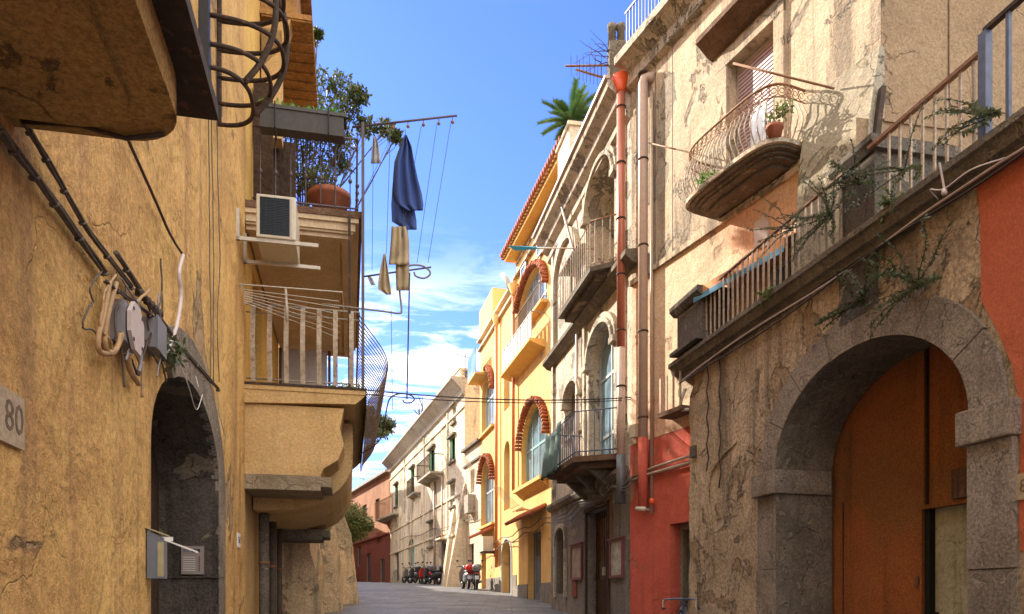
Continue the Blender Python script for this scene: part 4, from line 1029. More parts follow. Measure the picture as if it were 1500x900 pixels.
# ================================================================== RIGHT: cream house behind the terrace
def house_cream():
    F = F1
    sa, sb = F.s(1290), F.s(925)
    H = thing('cream_house', 'sunlit cream plaster house behind the terrace with a curved wrought iron balcony', 'house', F.W(sa, 0, .9))
    wn, wf = F.s(1136), F.s(1067)
    win = rect(wn, wf, 8.43, 10.72)
    tn, tf = F.s(1172), F.s(1128)
    td = rect(tn, tf, 4.9, 6.9)
    belt = 8.12
    m = MB(F); m.sheet(rect(sa, sb, belt, 12.6), [win], 0); m.reveal(win, 0, -.28); bodybox(F, m, sa, sb, 4.85, 12.6, 9)
    m.build('wall', M['cream'], H)
    tf = max(tf, tn+.6); td = rect(tn, tf, 4.9, 6.9)
    m = MB(F); m.sheet(rect(sa, sb, 4.80, belt), [td], 0); m.reveal(td, 0, -.15); m.build('lower_wall', M['pinkcream'], H)
    r0, r1 = sY(F, 12.9), F.s(983)
    rd = rect(r0, r1, .2, 3.05)
    m = MB(F); sc0 = sY(F, 11.5); m.sheet([(sc0, -1), (sb, -1), (sb, 4.78), (sc0, 4.78)], [rd], .03); m.reveal(rd, .03, -.35); m.box(sc0, sb, 0, .03, 4.775, 4.78)
    m.build('painted_base', M['redpaint'], H)
    m = MB(F); m.box(r0, r1-.02, -.35, -.3, .2, 3.0); d = m.build('door', M['greywood'], H)
    m = MB(F); m.box(r1-.10, r1-.002, -.34, -.2, .2, 3.04); m.box(r0, r1-.1, -.34, -.2, 2.94, 3.04); m.build('frame', M['railgrey'], d)
    m = MB(F); m.box(sa, sb, 0, .06, belt-.05, belt+.05); m.build('string_course', M['cream'], H)
    for px in (960, 985, ):
        s = F.s(px); m = MB(F); m.box(s-.006, s+.006, 0, .006, 8.2, 12.2); m.build('scored_line', M['cable'], H)
    w = window(F, H, win, 0, .24, M['white'], M['glassdark'], 'balcony_door', 2, (10.0,))
    m = MB(F); m.box(wn+.04, wf-.04, -.2, -.17, 9.0, 10.66)
    for i in range(24): m.box(wn+.06, wf-.06, -.169, -.155, 9.05+i*.066, 9.09+i*.066)
    m.build('roller_shutter', M['lilac'], w)
    m = MB(F)
    for a_, b_ in ((wn-.22, wn-.002), (wf+.002, wf+.22)): m.box(a_, b_, 0, .05, 8.2, 10.9)
    m.box(wn-.22, wf+.22, 0, .055, 10.722, 10.95); m.build('window_surround', M['cream'], H)
    m = MB(F); m.dz([(0, 11.05), (.10, 11.08), (.30, 11.22), (.36, 11.25), (.36, 11.34), (0, 11.5)], wn-.4, wf+.42); m.build('hood_cornice', M['wood'], H)
    window(F, H, td, 0, .12, M['white'], M['glass'], 'terrace_door', 2)
    # cornice + roof
    m = MB(F); m.dz([(0, 12.1), (.12, 12.15), (.14, 12.35), (.34, 12.5), (.42, 12.52), (.42, 12.68), (-1, 12.68)], sa, sb); m.build('cornice', M['baroque'], H)
    m = MB(F); m.box(sa, sb-.1, .20, .23, 13.55, 13.59); m.box(sa, sb-.1, .20, .22, 12.76, 12.79); rl = m.build('roof_railing', M['railblue'], H)
    n = 40
    for i in range(n): 
        s = sb-.15-i*.11
        MB(F).box(s-.008, s+.008, .205, .222, 12.68, 13.55).build('bar', M['railblue'], rl)
    # leaning corner buttress
    b1 = F.s(1188)
    m = MB(F); m.dz([(-.05, 4.9), (.42, 4.9), (.36, 6.2), (.24, 8), (.04, 9.02), (-.05, 9.02)], sa-.02, b1); m.build('corner_buttress', M['buttress'], H)
    for za in (6.2, 7.3): 
        m = MB(F); m.box(sa+.1, b1-.1, .1, .10+.42-.045*(za-4.9)*1.9, za, za+.012)
    # return wall facing the viewer
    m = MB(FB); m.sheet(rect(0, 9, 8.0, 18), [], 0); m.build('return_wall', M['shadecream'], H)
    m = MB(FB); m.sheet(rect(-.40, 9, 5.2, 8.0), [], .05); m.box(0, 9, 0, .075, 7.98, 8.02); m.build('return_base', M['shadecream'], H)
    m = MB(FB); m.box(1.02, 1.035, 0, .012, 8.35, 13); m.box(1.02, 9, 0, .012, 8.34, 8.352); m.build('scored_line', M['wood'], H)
    m = MB(FB); m.prism([(-.20, .06, 7.6), (-.12, .06, 7.6), (-.02, .06, 8.4), (-.08, .06, 8.4)], [(-.20, .14, 7.6), (-.12, .14, 7.6), (-.02, .14, 8.4), (-.08, .14, 8.4)]); m.build('gutter_stub', M['iron'], H)
    m = MB(FB); m.prism([(1.55, 0, 9.0), (3, 0, 9.3), (3, 0, 8.9), (1.75, 0, 8.8)], [(1.55, .8, 9.0), (3, .8, 9.3), (3, .8, 8.9), (1.75, .8, 8.8)])
    # curved balcony
    s_far, s_near = F.hit(1008, 285, .45)[0], F.hit(1157, 200, .35)[0]
    D = .74; zt = 8.42
    def outline(off, sc=1.):
        c = (s_far+s_near)/2; h = (s_far-s_near)/2-off; pts = []
        for i in range(25):
            t = math.pi*i/24
            x = math.cos(t); y = math.sin(t)
            pts.append((c-h*math.copysign(abs(x)**.5, x), (D-off)*min(1, abs(y)**.42)))
        return pts
    m = MB(F); m.sd(outline(0), zt-.06, zt); bal = m.build('balcony', M['baroque'], H)
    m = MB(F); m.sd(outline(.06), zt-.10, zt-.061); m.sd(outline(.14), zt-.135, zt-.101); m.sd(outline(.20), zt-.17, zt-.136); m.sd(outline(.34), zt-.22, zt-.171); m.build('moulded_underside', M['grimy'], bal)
    path = outline(.06)
    L = [0]
    for p, q in zip(path, path[1:]): L.append(L[-1]+math.dist(p, q))
    def at(x):
        for i in range(len(path)-1):
            if x <= L[i+1]:
                t = (x-L[i])/max(1e-6, L[i+1]-L[i]); return (path[i][0]+(path[i+1][0]-path[i][0])*t, path[i][1]+(path[i+1][1]-path[i][1])*t), (path[i+1][0]-path[i][0], path[i+1][1]-path[i][1])
        return path[-1], (path[-1][0]-path[-2][0], path[-1][1]-path[-2][1])
    for z, r in ((9.25, .018), (9.06, .010), (8.46, .010)):
        m = MB(F); m.tube([(s, d, z) for s, d in path], r, 6); m.build('rail', M['rustiron'], bal)
    n = 32; tot = L[-1]
    cs = (s_far+s_near)/2
    for i in range(n):
        (s, d), (ts, td_) = at(tot*(i+.5)/n); q = math.hypot(ts, td_); ns, nd = -td_/q, ts/q
        if (s-cs)*ns+d*nd < 0: ns, nd = -ns, -nd
        bul = lambda t: .11*math.sin(math.pi*min(1, (1-t)*1.0))**1.4*(1.35-t*.6)
        m = MB(F); m.tube([(s+ns*bul(k/9), d+nd*bul(k/9), 8.44+.62*k/9) for k in range(10)], .011, 5); m.build('baluster', M['railcream'], bal)
    for i in range(26):
        (s, d), (ts, td_) = at(tot*(i+.5)/26); q = math.hypot(ts, td_); ts /= q; td_ /= q
        m = MB(F); m.tube([(s+ts*.075*math.cos(a), d+td_*.075*math.cos(a), 9.155+.08*math.sin(a)) for a in [2*math.pi*k/10 for k in range(10)]], .007, 4, True)
        m.tube([(s+ts*.035*math.cos(a), d+td_*.035*math.cos(a), 9.155+.038*math.sin(a)) for a in [2*math.pi*k/8 for k in range(8)]], .006, 4, True); m.build('scroll_ornament', M['rustiron'], bal)
    # things on it
    s, z = F.hit(1123, 172, .7); c = F.W(s, .55, 8.42)
    m = MB(); m.lathe(c, [(.08, 0), (.115, .12), (.13, .13), (.13, .17), (.11, .17)], 14); m.build('flower_pot', M['terracotta'], None, 'terracotta pot standing on the curved balcony', 'flower pot')
    q = random.Random(3); m = MB(); leaves(m, [(c+Vector((0, 0, .28)), (.14, .14, .14)), (c+Vector((.1, -.1, .36)), (.14, .16, .1))], 130, .09, q); m.build('potted_plant', M['bushleaf'], None, 'sparse potted plant in the terracotta pot of the curved balcony', 'plant')
    s, z = F.hit(1038, 238, .6); c = F.W(s, .5, 8.52)
    m = MB(); leaves(m, [(c, (.25, .2, .12))], 420, .08, q); m.build('balcony_plant', M['freshleaf'], None, 'bright green plant at the far end of the curved balcony', 'plant')
    m = MB(F); s0, s1 = F.s(1128, .3), F.s(1106, .3); m.grid(lambda u, v: (s0+(s1-s0)*u, .35+.04*math.sin(u*14), 8.5+.7*v), 12, 6); o = m.build('white_towel', M['whitecloth'], None, 'white cloth hanging inside the curved balcony railing', 'cloth'); sm = o.modifiers.new('s', 'SOLIDIFY'); sm.thickness = .006
    for (p, q_, lab) in ((((1074, 93), (1222, 130)), 1.0, 'rusty pole laid along the near corner of the curved balcony'), (((952, 210), (1003, 223)), .5, 'rusty pole sticking out at the far end of the curved balcony')):
        m = MB(F); a = F.hit(*p[0], .9 if q_ == 1 else .0); b = F.hit(*p[1], .35 if q_ == 1 else .5)
        if q_ == 1: m.tube([F_inv(F, ypx(*p[0], 11.2)), F_inv(F, ypx(*p[1], 10.6))], .016, 6)
        else: m.tube([(a[0], .02, a[1]), (b[0], .7, b[1])], .014, 6)
        m.build('rusty_pole', M['rustiron'], None, lab, 'pole')
    # awning over the terrace
    a = F.s(1168, .3); b = F.s(1034, .3)
    m = MB(F); m.prism([(a, 0, 7.15), (b, 0, 7.15), (b, 0, 7.17), (a, 0, 7.17)], [(a, .55, 6.86), (b, .55, 6.86), (b, .55, 6.88), (a, .55, 6.88)]); m.box(a, b, .545, .56, 6.72, 6.87)
    aw = m.build('awning', M['awning'], None, 'orange awning with blue edge behind the far terrace railing', 'awning')
    m = MB(F); m.box(a, b, .56, .566, 6.66, 6.75); m.build('valance', M['bluevalance'], aw)
    m = MB(F); s, z = F.hit(1114, 340, .05); m.sz([(s-.15, z-.28), (s+.15, z-.2), (s+.15, z+.2), (s-.05, z+.24), (s-.15, z+.1)], .02, .05); m.build('wall_plate', M['plastic'], None, 'pale slanted panel fixed on the pink wall above the awning', 'panel')
    # sill at corner above the red paint
    m = MB(F); s0, s1 = sY(F, 13.55), F.s(985); m.box(s0, s1, 0, .35, 5.02, 5.10); b_ = m.build('small_balcony', M['wood'], H)
    for k in range(4): 
        s = s0+.1+k*(s1-s0-.15)/3; MB(F).box(s-.02, s+.02, .3, .32, 5.1, 5.75).build('slat', M['railcream'], b_)
def F_inv(F, p):
    x = p.x-F.o[0]; y = p.y-F.o[1]
    return (x*F.u[0]+y*F.u[1], x*F.n[0]+y*F.n[1], p.z)
house_cream()

# ================================================================== RIGHT: stucco palace
def palace():
    F = F2
    sa, sb = F.s(925), sY(F, 22.27)
    H = thing('stucco_palace', 'weathered stucco palace with moulded arches between the cream and the yellow house', 'house', F.W(sa, 0, 1))
    lg = arch(F.s(903), F.s(863), 8.75, 11.0, .75)
    a1 = arch(F.s(902), F.s(866), 4.75, 7.35, .62)
    bl = arch(F.s(852), F.s(831), 5.0, 6.95, .4)
    bw = arch(F.s(845), F.s(816), 8.9, 10.6, .55)
    sw = rect(F.s(846), F.s(828), 9.6, 10.2)
    m = MB(F); holes = [lg, a1, bl]
    m.sheet(rect(sa, sb, 4.3, 12.3), holes, 0)
    for h, dp in zip(holes, (.7, .30, .12)): m.reveal(h, 0, -dp)
    bodybox(F, m, sa, sb, -1, 12.3, 9); m.build('wall', M['baroque'], H)
    m = MB(F); m.sheet(lg, [], -.7); m.build('loggia_panel', M['fargrey'], H)
    m = MB(F); m.sheet(bl, [], -.12); m.build('blind_niche', M['greyrender'], H)
    m = MB(F); n0, n1 = F.s(852), F.s(831); m.box(n0, n1, -.12, .0, 5.0, 5.95); m.box(n0-.12, n1+.12, 0, .08, 5.92, 6.02); m.build('niche_panel', M['baroque'], H)
    # mouldings
    def mould(h, zs, rise, z0, nm, w=.2, wings=True):
        s0, s1 = h[0][0], h[1][0]; m = MB(F)
        arch_band(m, s0, s1, zs, rise, w, -.01, .10, z0=zs if wings else z0); arch_band(m, s0+.0, s1, zs, rise, w*.45, .10, .15, z0=zs)
        for q in ((s0-w-.06, s0+.02), (s1-.02, s1+w+.06)):
            m.box(q[0], q[1], -.01, .17, zs-.14, zs); m.box(q[0]+.05, q[1]-.05, -.01, .06, z0, zs-.14)
        m.build(nm, M['baroque'], H)
    mould(lg, 11.0, .75, 9.0, 'arch_moulding'); mould(a1, 7.35, .62, 4.8, 'arch_moulding', .22); mould(bl, 6.95, .4, 6.1, 'niche_moulding', .13)
    m = MB(F); arch_band(m, bw[0][0], bw[1][0], 10.6, .8, .28, 0, .12, z0=8.9); m.sheet(bw, [], .01); m.build('blind_arch', M['baroque'], H)
    # glazing
    w = window(F, H, a1, 7.35, .26, M['greyframe'], M['glass'], 'arched_window', 2, (6.9, 5.5), .07)
    # pilaster strips, belt, cornice
    for px in (915, 858, 812):
        s = F.s(px); m = MB(F); m.box(s-.09, s+.09, 0, .07, 4.35, 12.0); m.box(s-.14, s-.11, 0, .03, 4.35, 11.9); m.build('pilaster', M['baroque'], H)
    m = MB(F); m.dz([(0, 8.42), (.12, 8.45), (.26, 8.58), (.26, 8.68), (0, 8.72)], sa-.35, sb+.1); m.build('belt_course', M['grimy'], H)
    m = MB(F); m.dz([(0, 4.2), (.08, 4.22), (.16, 4.32), (.16, 4.4), (0, 4.42)], sa+.2, sb+.05); m.build('lower_belt', M['greyrender'], H)
    m = MB(F); m.dz([(0, 11.6), (.10, 11.66), (.10, 11.84), (.26, 11.95), (.30, 12.08), (.48, 12.2), (.5, 12.36), (-.8, 12.36)], F.s(903, .3), sb+.15); m.build('cornice', M['baroque'], H)
    m = MB(F); m.box(F.s(903, .3)-.02, sb+.18, .44, .56, 12.361, 12.42); m.build('gutter', M['pinkpipe'], H)
    # grey ground floor
    dn, df = F.s(893), F.s(862)
    dr = rect(dn, df, 1.0, 3.75)
    nn, nf = F.s(830), F.s(816); ni = arch(nn, nf, 1.8, 3.3, .35)
    m = MB(F); m.sheet(rect(sa, sb, -.5, 4.3), [dr, ni], .02); m.reveal(dr, .02, -.3); m.reveal(ni, .02, -.15); m.build('base_wall', M['greyrender'], H)
    m = MB(F); m.sheet(ni, [], -.15); m.build('niche_back', M['grimy'], H)
    m = MB(F); arch_band(m, nn, nf, 3.3, .35, .1, .02, .09, z0=1.7); m.build('niche_frame', M['baroque'], H)
    m = MB(F); m.box(dn-.1, dn-.002, .02, .07, 1.0, 3.85); m.box(df+.002, df+.1, .02, .07, 1.0, 3.85); m.box(dn-.1, df+.1, .02, .10, 3.752, 3.85); fr = m.build('door_frame', M['darkwood'], H)
    m = MB(F); m.box(dn, df, -.29, -.27, 1.0, 3.75); m.build('curtain', M['curtain'], H, label='striped coloured curtain behind the door grille')
    m = MB(F); m.box(dn, df, -.24, -.2, 1.0, 2.1)
    c = (dn+df)/2
    for s in [dn+.04+i*(df-dn-.08)/11 for i in range(12)]: m.box(s-.012, s+.012, -.23, -.21, 2.1, 3.7)
    m.box(dn, dn+.08, -.25, -.19, 1.0, 3.75); m.box(df-.08, df, -.25, -.19, 1.0, 3.75); m.box(c-.04, c+.04, -.25, -.19, 1.0, 3.75); m.box(dn, df, -.25, -.19, 3.6, 3.75)
    d = m.build('grille_door', M['darkwood'], H)
    m = MB(F); m.box(c+.06, c+.1, -.19, -.12, 2.2, 2.4); m.build('handle', M['offwhite'], d)
    m = MB(F); m.box(dn-.2, df+.2, 0, .35, .9, 1.0); m.build('doorstep', M['greyrender'], H)
    m = MB(F); s = F.s(843); m.box(s-.25, s+.15, .02, .06, 1.7, 2.1); m.build('vent_hatch', M['farred'], H)
    m = MB(F); s = F.s(897); m.box(s-.09, s+.03, .02, .06, 2.95, 4.05); m.build('stone_strip', M['wood'], H)
    # small window with hood
    m = MB(F); h0, h1 = F.s(843, .3), F.s(822, .3); z = 10.25
    m.dz([(0, z), (.36, z-.04), (.36, z+.04), (.1, z+.22), (0, z+.22)], h0, h1); m.build('window_hood', M['grimy'], H)
    window(F, H, rect(h0+.15, h1-.1, 9.25, 10.2), 0, -.04, M['greyframe'], M['glassdark'], 'window', 1)
    # upper balcony
    b0, b1 = F.s(905, .1), F.s(846, .1)
    D = .62
    m = MB(F); m.sd([(b0-.15, 0), (b0+.35, D), (b1, D), (b1, 0)], 8.74, 8.84); bal = m.build('upper_balcony', M['grimy'], H)
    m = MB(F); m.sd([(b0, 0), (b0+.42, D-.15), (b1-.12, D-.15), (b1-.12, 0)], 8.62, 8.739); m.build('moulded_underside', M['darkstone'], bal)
    path = [(b0-.1, .04), (b0+.36, D-.04), (b1-.05, D-.04), (b1-.05, .04)]
    for z, r in ((9.84, .017), (8.92, .01)):
        m = MB(F); m.tube([(s, dd, z) for s, dd in path], r, 6); m.build('rail', M['rustiron'] if z > 9 else M['railcream'], bal)
    balusters(F, bal, path, 8.84, 9.84, .16, lambda t: 0, M['railcream'], (.011, .011))
    # lower balcony with green cloth
    b0, b1 = F.s(903, .1), F.s(850, .1); D = .95
    m = MB(F); m.sd([(b0-.2, 0), (b0+.4, D), (b1, D), (b1, 0)], 4.62, 4.74); m.sd([(b0+.1, 0), (b0+.55, D-.2), (b1-.15, D-.2), (b1-.15, 0)], 4.5, 4.619)
    bal = m.build('lower_balcony', M['wood'], H)
    for k in range(3):
        m = MB(F); s = b0+.6+k*(b1-b0-.9)/2; m.dz([(0, 4.05), (.1, 4.1), (.55, 4.5), (0, 4.5)], s-.06, s+.06); m.build('bracket', M['grimy'], bal)
    path = [(b0-.15, .04), (b0+.4, D-.05), (b1-.05, D-.05), (b1-.05, .04)]
    for z in (5.72, 4.84):
        m = MB(F); m.tube([(s, dd, z) for s, dd in path], .014, 6); m.build('rail', M['railblue'], bal)
    balusters(F, bal, path, 4.74, 5.72, .17, lambda t: 0, M['railblue'], (.011, .011))
    m = MB(F); m.grid(lambda u, v: (b1-1.45+1.5*u+.12*(1-v)*u, D+.02+.06*math.sin(u*17)+.1*(1-v), 4.60+1.14*v*(1-.12*math.sin(u*3.1))), 26, 10)
    o = m.build('green_tarp', M['greencloth'], None, 'faded green cloth draped over the far corner of the lower palace balcony', 'cloth'); sm = o.modifiers.new('s', 'SOLIDIFY'); sm.thickness = .008
    # pipes
    s = F.s(911, .2); d = .22
    P = thing('drainpipe', 'copper brown drainpipe topped with an orange red funnel', 'drainpipe', F.W(s, d, 4.3))
    z1, z2 = F.z(911, 130, d), F.z(911, 508, d)
    m = MB(F); m.tube([(s, d, z2), (s, d, z1)], .085, 14); m.build('pipe', M['copperpipe'], P)
    m = MB(F); m.lathe((s, d, z1-.05), [(.09, 0), (.09, .06), (.19, .32), (.17, .32)], 16); m.build('funnel', M['redfunnel'], P)
    m = MB(F); m.tube([(s, d, 4.3), (s, d, z2+.02)], .082, 14); m.build('lower_pipe', M['pinkpipe'], P)
    m = MB(F); m.tube([(s, d, 3.6), (s, d, 4.6)], .095, 14); m.build('shoe', M['greypipe'], P)
    for k in range(6): MB(F).lathe((s, d, 6+k*1.15), [(.10, 0), (.10, .03)], 14).build('clamp', M['iron'], P)
    s = F1.s(942, .15); d = .15
    P = thing('drainpipe', 'pinkish tan drainpipe whose foot is painted coral red', 'drainpipe', F1.W(s, d, 3.4))
    z1 = F1.z(940, 118, d); 
    m = MB(F1); m.tube([(s, d, 4.8), (s, d, z1-.1), (s-.01, d-.02, z1), (s-.06, d-.1, z1+.02), (s-.16, -.02, z1-.02)], .095, 14); m.build('pipe', M['pinkpipe'], P)
    m = MB(F1); m.tube([(s, d, 3.45), (s, d, 4.82)], .10, 14); m.build('painted_foot', M['redpaint'], P)
    for k in range(5): MB(F1).lathe((s, d, 5.2+k*1.7), [(.108, 0), (.108, .035)], 14).build('clamp', M['iron'], P)
    s2 = F1.s(956, .03)
    m = MB(F1); m.tube([(s2, .05, 3.3), (s2, .05, 11.6)], .035, 8); m.build('thin_pipe', M['tanpipe'], None, 'thin brown pipe running right beside the pinkish tan drainpipe', 'pipe')
    # posters
    for px0, px1, py0, py1, mt, lab in ((912, 893, 790, 847, 'poster2', 'maroon framed notice board right of the grille door'), (852, 836, 798, 850, 'poster', 'maroon framed notice board left of the grille door')):
        a, b = F.s(px0, .06), F.s(px1, .06); c = (a+b)/2; za = F.z((px0+px1)/2, py1, .06); zb = F.z((px0+px1)/2, py0, .06)
        m = MB(F); w_ = .06
        m.box(a, b, .022, .08, za, za+w_); m.box(a, b, .022, .08, zb-w_, zb); m.box(a, a+w_, .022, .08, za+w_, zb-w_); m.box(b-w_, b, .022, .08, za+w_, zb-w_); m.box(a-.03, b+.03, .022, .12, zb, zb+.03)
        nb = m.build('notice_board', M['maroon'], None, lab, 'notice board'); m = MB(F); m.box(a+w_, b-w_, .022, .05, za+w_, zb-w_); m.build('poster', M[mt], nb)
    # AC unit beside the balcony
    a = b1+.35; m = MB(F); m.box(a, a+.85, .25, .6, 4.85, 5.5)
    ac = m.build('air_conditioner', M['acwhite'], None, 'white air conditioner beside the green draped balcony', 'air conditioner', bevel=.01)
    m = MB(F); m.box(a+.1, a+.6, .601, .61, 4.92, 5.44); m.build('grille', M['offwhite'], ac)
    for s in (a+.1, a+.7): MB(F).box(s, s+.03, 0, .62, 4.79, 4.848).build('bracket', M['iron'], ac)
    m = MB(F); s = F.s(845, .1); m.tube([(s, .1, 4.6), (s, .1, 8.4)], .04, 8); m.build('vent_pipe', M['whitecable'], None, 'pale vertical pipe between the niche and the arched palace window', 'pipe')
    m = MB(F); s = F.s(838, .1); m.tube([(s-.6, .12, 9.5), (s-.3, .14, 10.6), (s+.4, .3, 12.2)], .035, 8); m.build('slanting_pipe', M['tanpipe'], None, 'slanting grey pipe rising to the palace cornice', 'pipe')
    m = MB(F); m.tube([F_inv(F, ypx(747, 363, 19.5)), F_inv(F, ypx(835, 364, 17.9)), F_inv(F, ypx(870, 365, 17.0))], .016, 6); m.build('awning_pole', M['rustiron'], None, 'rusty horizontal pole projecting over the street from the upper palace balcony', 'pole')
    m = MB(); Y = 19.3; m.add([tuple(ypx(x, y, Y+q)) for x, y, q in ((744, 360, 0), (806, 362, -.8), (800, 364, -.75), (755, 367, -.1))]+[tuple(ypx(x, y, Y+q)+Vector((0, 0, -.01))) for x, y, q in ((744, 360, 0), (806, 362, -.8), (800, 364, -.75), (755, 367, -.1))], [(0,1,2,3), (7,6,5,4), (0,4,5,1), (1,5,6,2), (2,6,7,3), (3,7,4,0)])
    m.build('rolled_awning', M['turquoise'], None, 'thin turquoise awning rolled on the rusty pole', 'awning')
    m = MB(F1); s, z = F1.hit(937, 775, .3); 
palace()

def roof_bits():
    F = F2
    # chimney with dead plants, aerial, palm
    c = ypx(903, 140, 16.0); c.z = 12.4
    H = thing('chimney', 'small crumbling chimney with two pots on the palace roof corner', 'chimney', c)
    m = MB(); m.box(c.x-.17, c.x+.17, c.y-.2, c.y+.2, 12.4, 13.4); m.build('stack', M['grimy'], H)
    for dx in (-.12, .12):
        MB().lathe((c.x+dx*.8, c.y, 13.4), [(.09, 0), (.08, .34), (.10, .36), (.10, .46), (.07, .46)], 10).build('pot', M['grimy'], H)
    q = random.Random(8); m = MB()
    for k in range(26):
        p = c+Vector((q.uniform(-.3, .3), q.uniform(-.2, .2), .8)); pts = [tuple(p)]; dr = Vector((q.uniform(-1, .8), q.uniform(-.5, .5), q.uniform(-.1, 1))).normalized()
        for j in range(4): p = p+dr*.16; dr = (dr+Vector((q.uniform(-.5, .5), q.uniform(-.5, .5), q.uniform(-.3, .4)))).normalized(); pts.append(tuple(p))
        m.tube(pts, [.014, .011, .008, .006, .004], 4)
    m.build('dead_cactus', M['bark'], None, 'tangle of dead grey stems around the small chimney', 'dead plant')
    A = thing('aerial', 'rusty twin boom television aerial jutting from the palace roof', 'aerial', c)
    Y = c.y
    for i, (p, q_) in enumerate((((828, 97), (896, 96)), ((843, 102), (884, 114)))):
        MB().tube([ypx(*p, Y), ypx(*q_, Y)], .022, 6).build('boom', M['rustiron'], A)
        for k in range(7):
            t = .1+k*.13; a = ypx(p[0]+(q_[0]-p[0])*t, p[1]+(q_[1]-p[1])*t, Y)
            MB().tube([a+Vector((0, -.28, .02)), a+Vector((.05, .28, -.02))], .006, 4).build('element', M['purpleiron'], A)
    MB().tube([ypx(893, 125, Y), ypx(893, 60, Y)], .02, 6).build('mast', M['rustiron'], A)
    m = MB(); m.tube([ypx(840, 94, Y), ypx(905, 55, Y), ypx(935, -10, Y)], .005, 4); m.build('stay_wire', M['darkcable'], None, 'thin stay wire running up from the aerial', 'wire')
    # palm
    Y = 21.6; b = ypx(836, 180, Y)
    PT = thing('sago_palm', 'green palm crown rising over the white roof parapet', 'palm', (b.x, b.y, b.z-.8))
    MB().tube([(b.x, b.y, b.z-.55), tuple(b)], .16, 10).build('trunk', M['bark'], PT)
    q = random.Random(4)
    for k in range(34):
        an = 2*math.pi*k/34*2.4+q.uniform(-.2, .2); el = math.radians(q.uniform(-5, 72)); L = q.uniform(.8, 1.05)
        dr = Vector((math.cos(an)*math.cos(el), math.sin(an)*math.cos(el), math.sin(el))); p = b.copy(); pts = [p.copy()]
        for j in range(7): dr = (dr+Vector((0, 0, -.09))).normalized(); p = p+dr*L/7; pts.append(p.copy())
        m = MB(); m.tube(pts, [.02, .018, .016, .014, .012, .01, .008, .005], 4)
        side = dr.cross(Vector((0, 0, 1))).normalized()
        for j in range(1, 7):
            for w in range(7):
                c0 = pts[j].lerp(pts[j+1], w/7); t = (pts[j+1]-pts[j]).normalized(); ll = .24*(1-abs(j/7-.45)*.8)
                for sg in (-1, 1):
                    e = c0+(side*sg*.75+t*.65+Vector((0, 0, .12)))*ll
                    m.add([tuple(c0-t*.016), tuple(c0+t*.02), tuple(e)], [(0, 1, 2)])
        m.build('frond', M['palmleaf'], PT)
roof_bits()

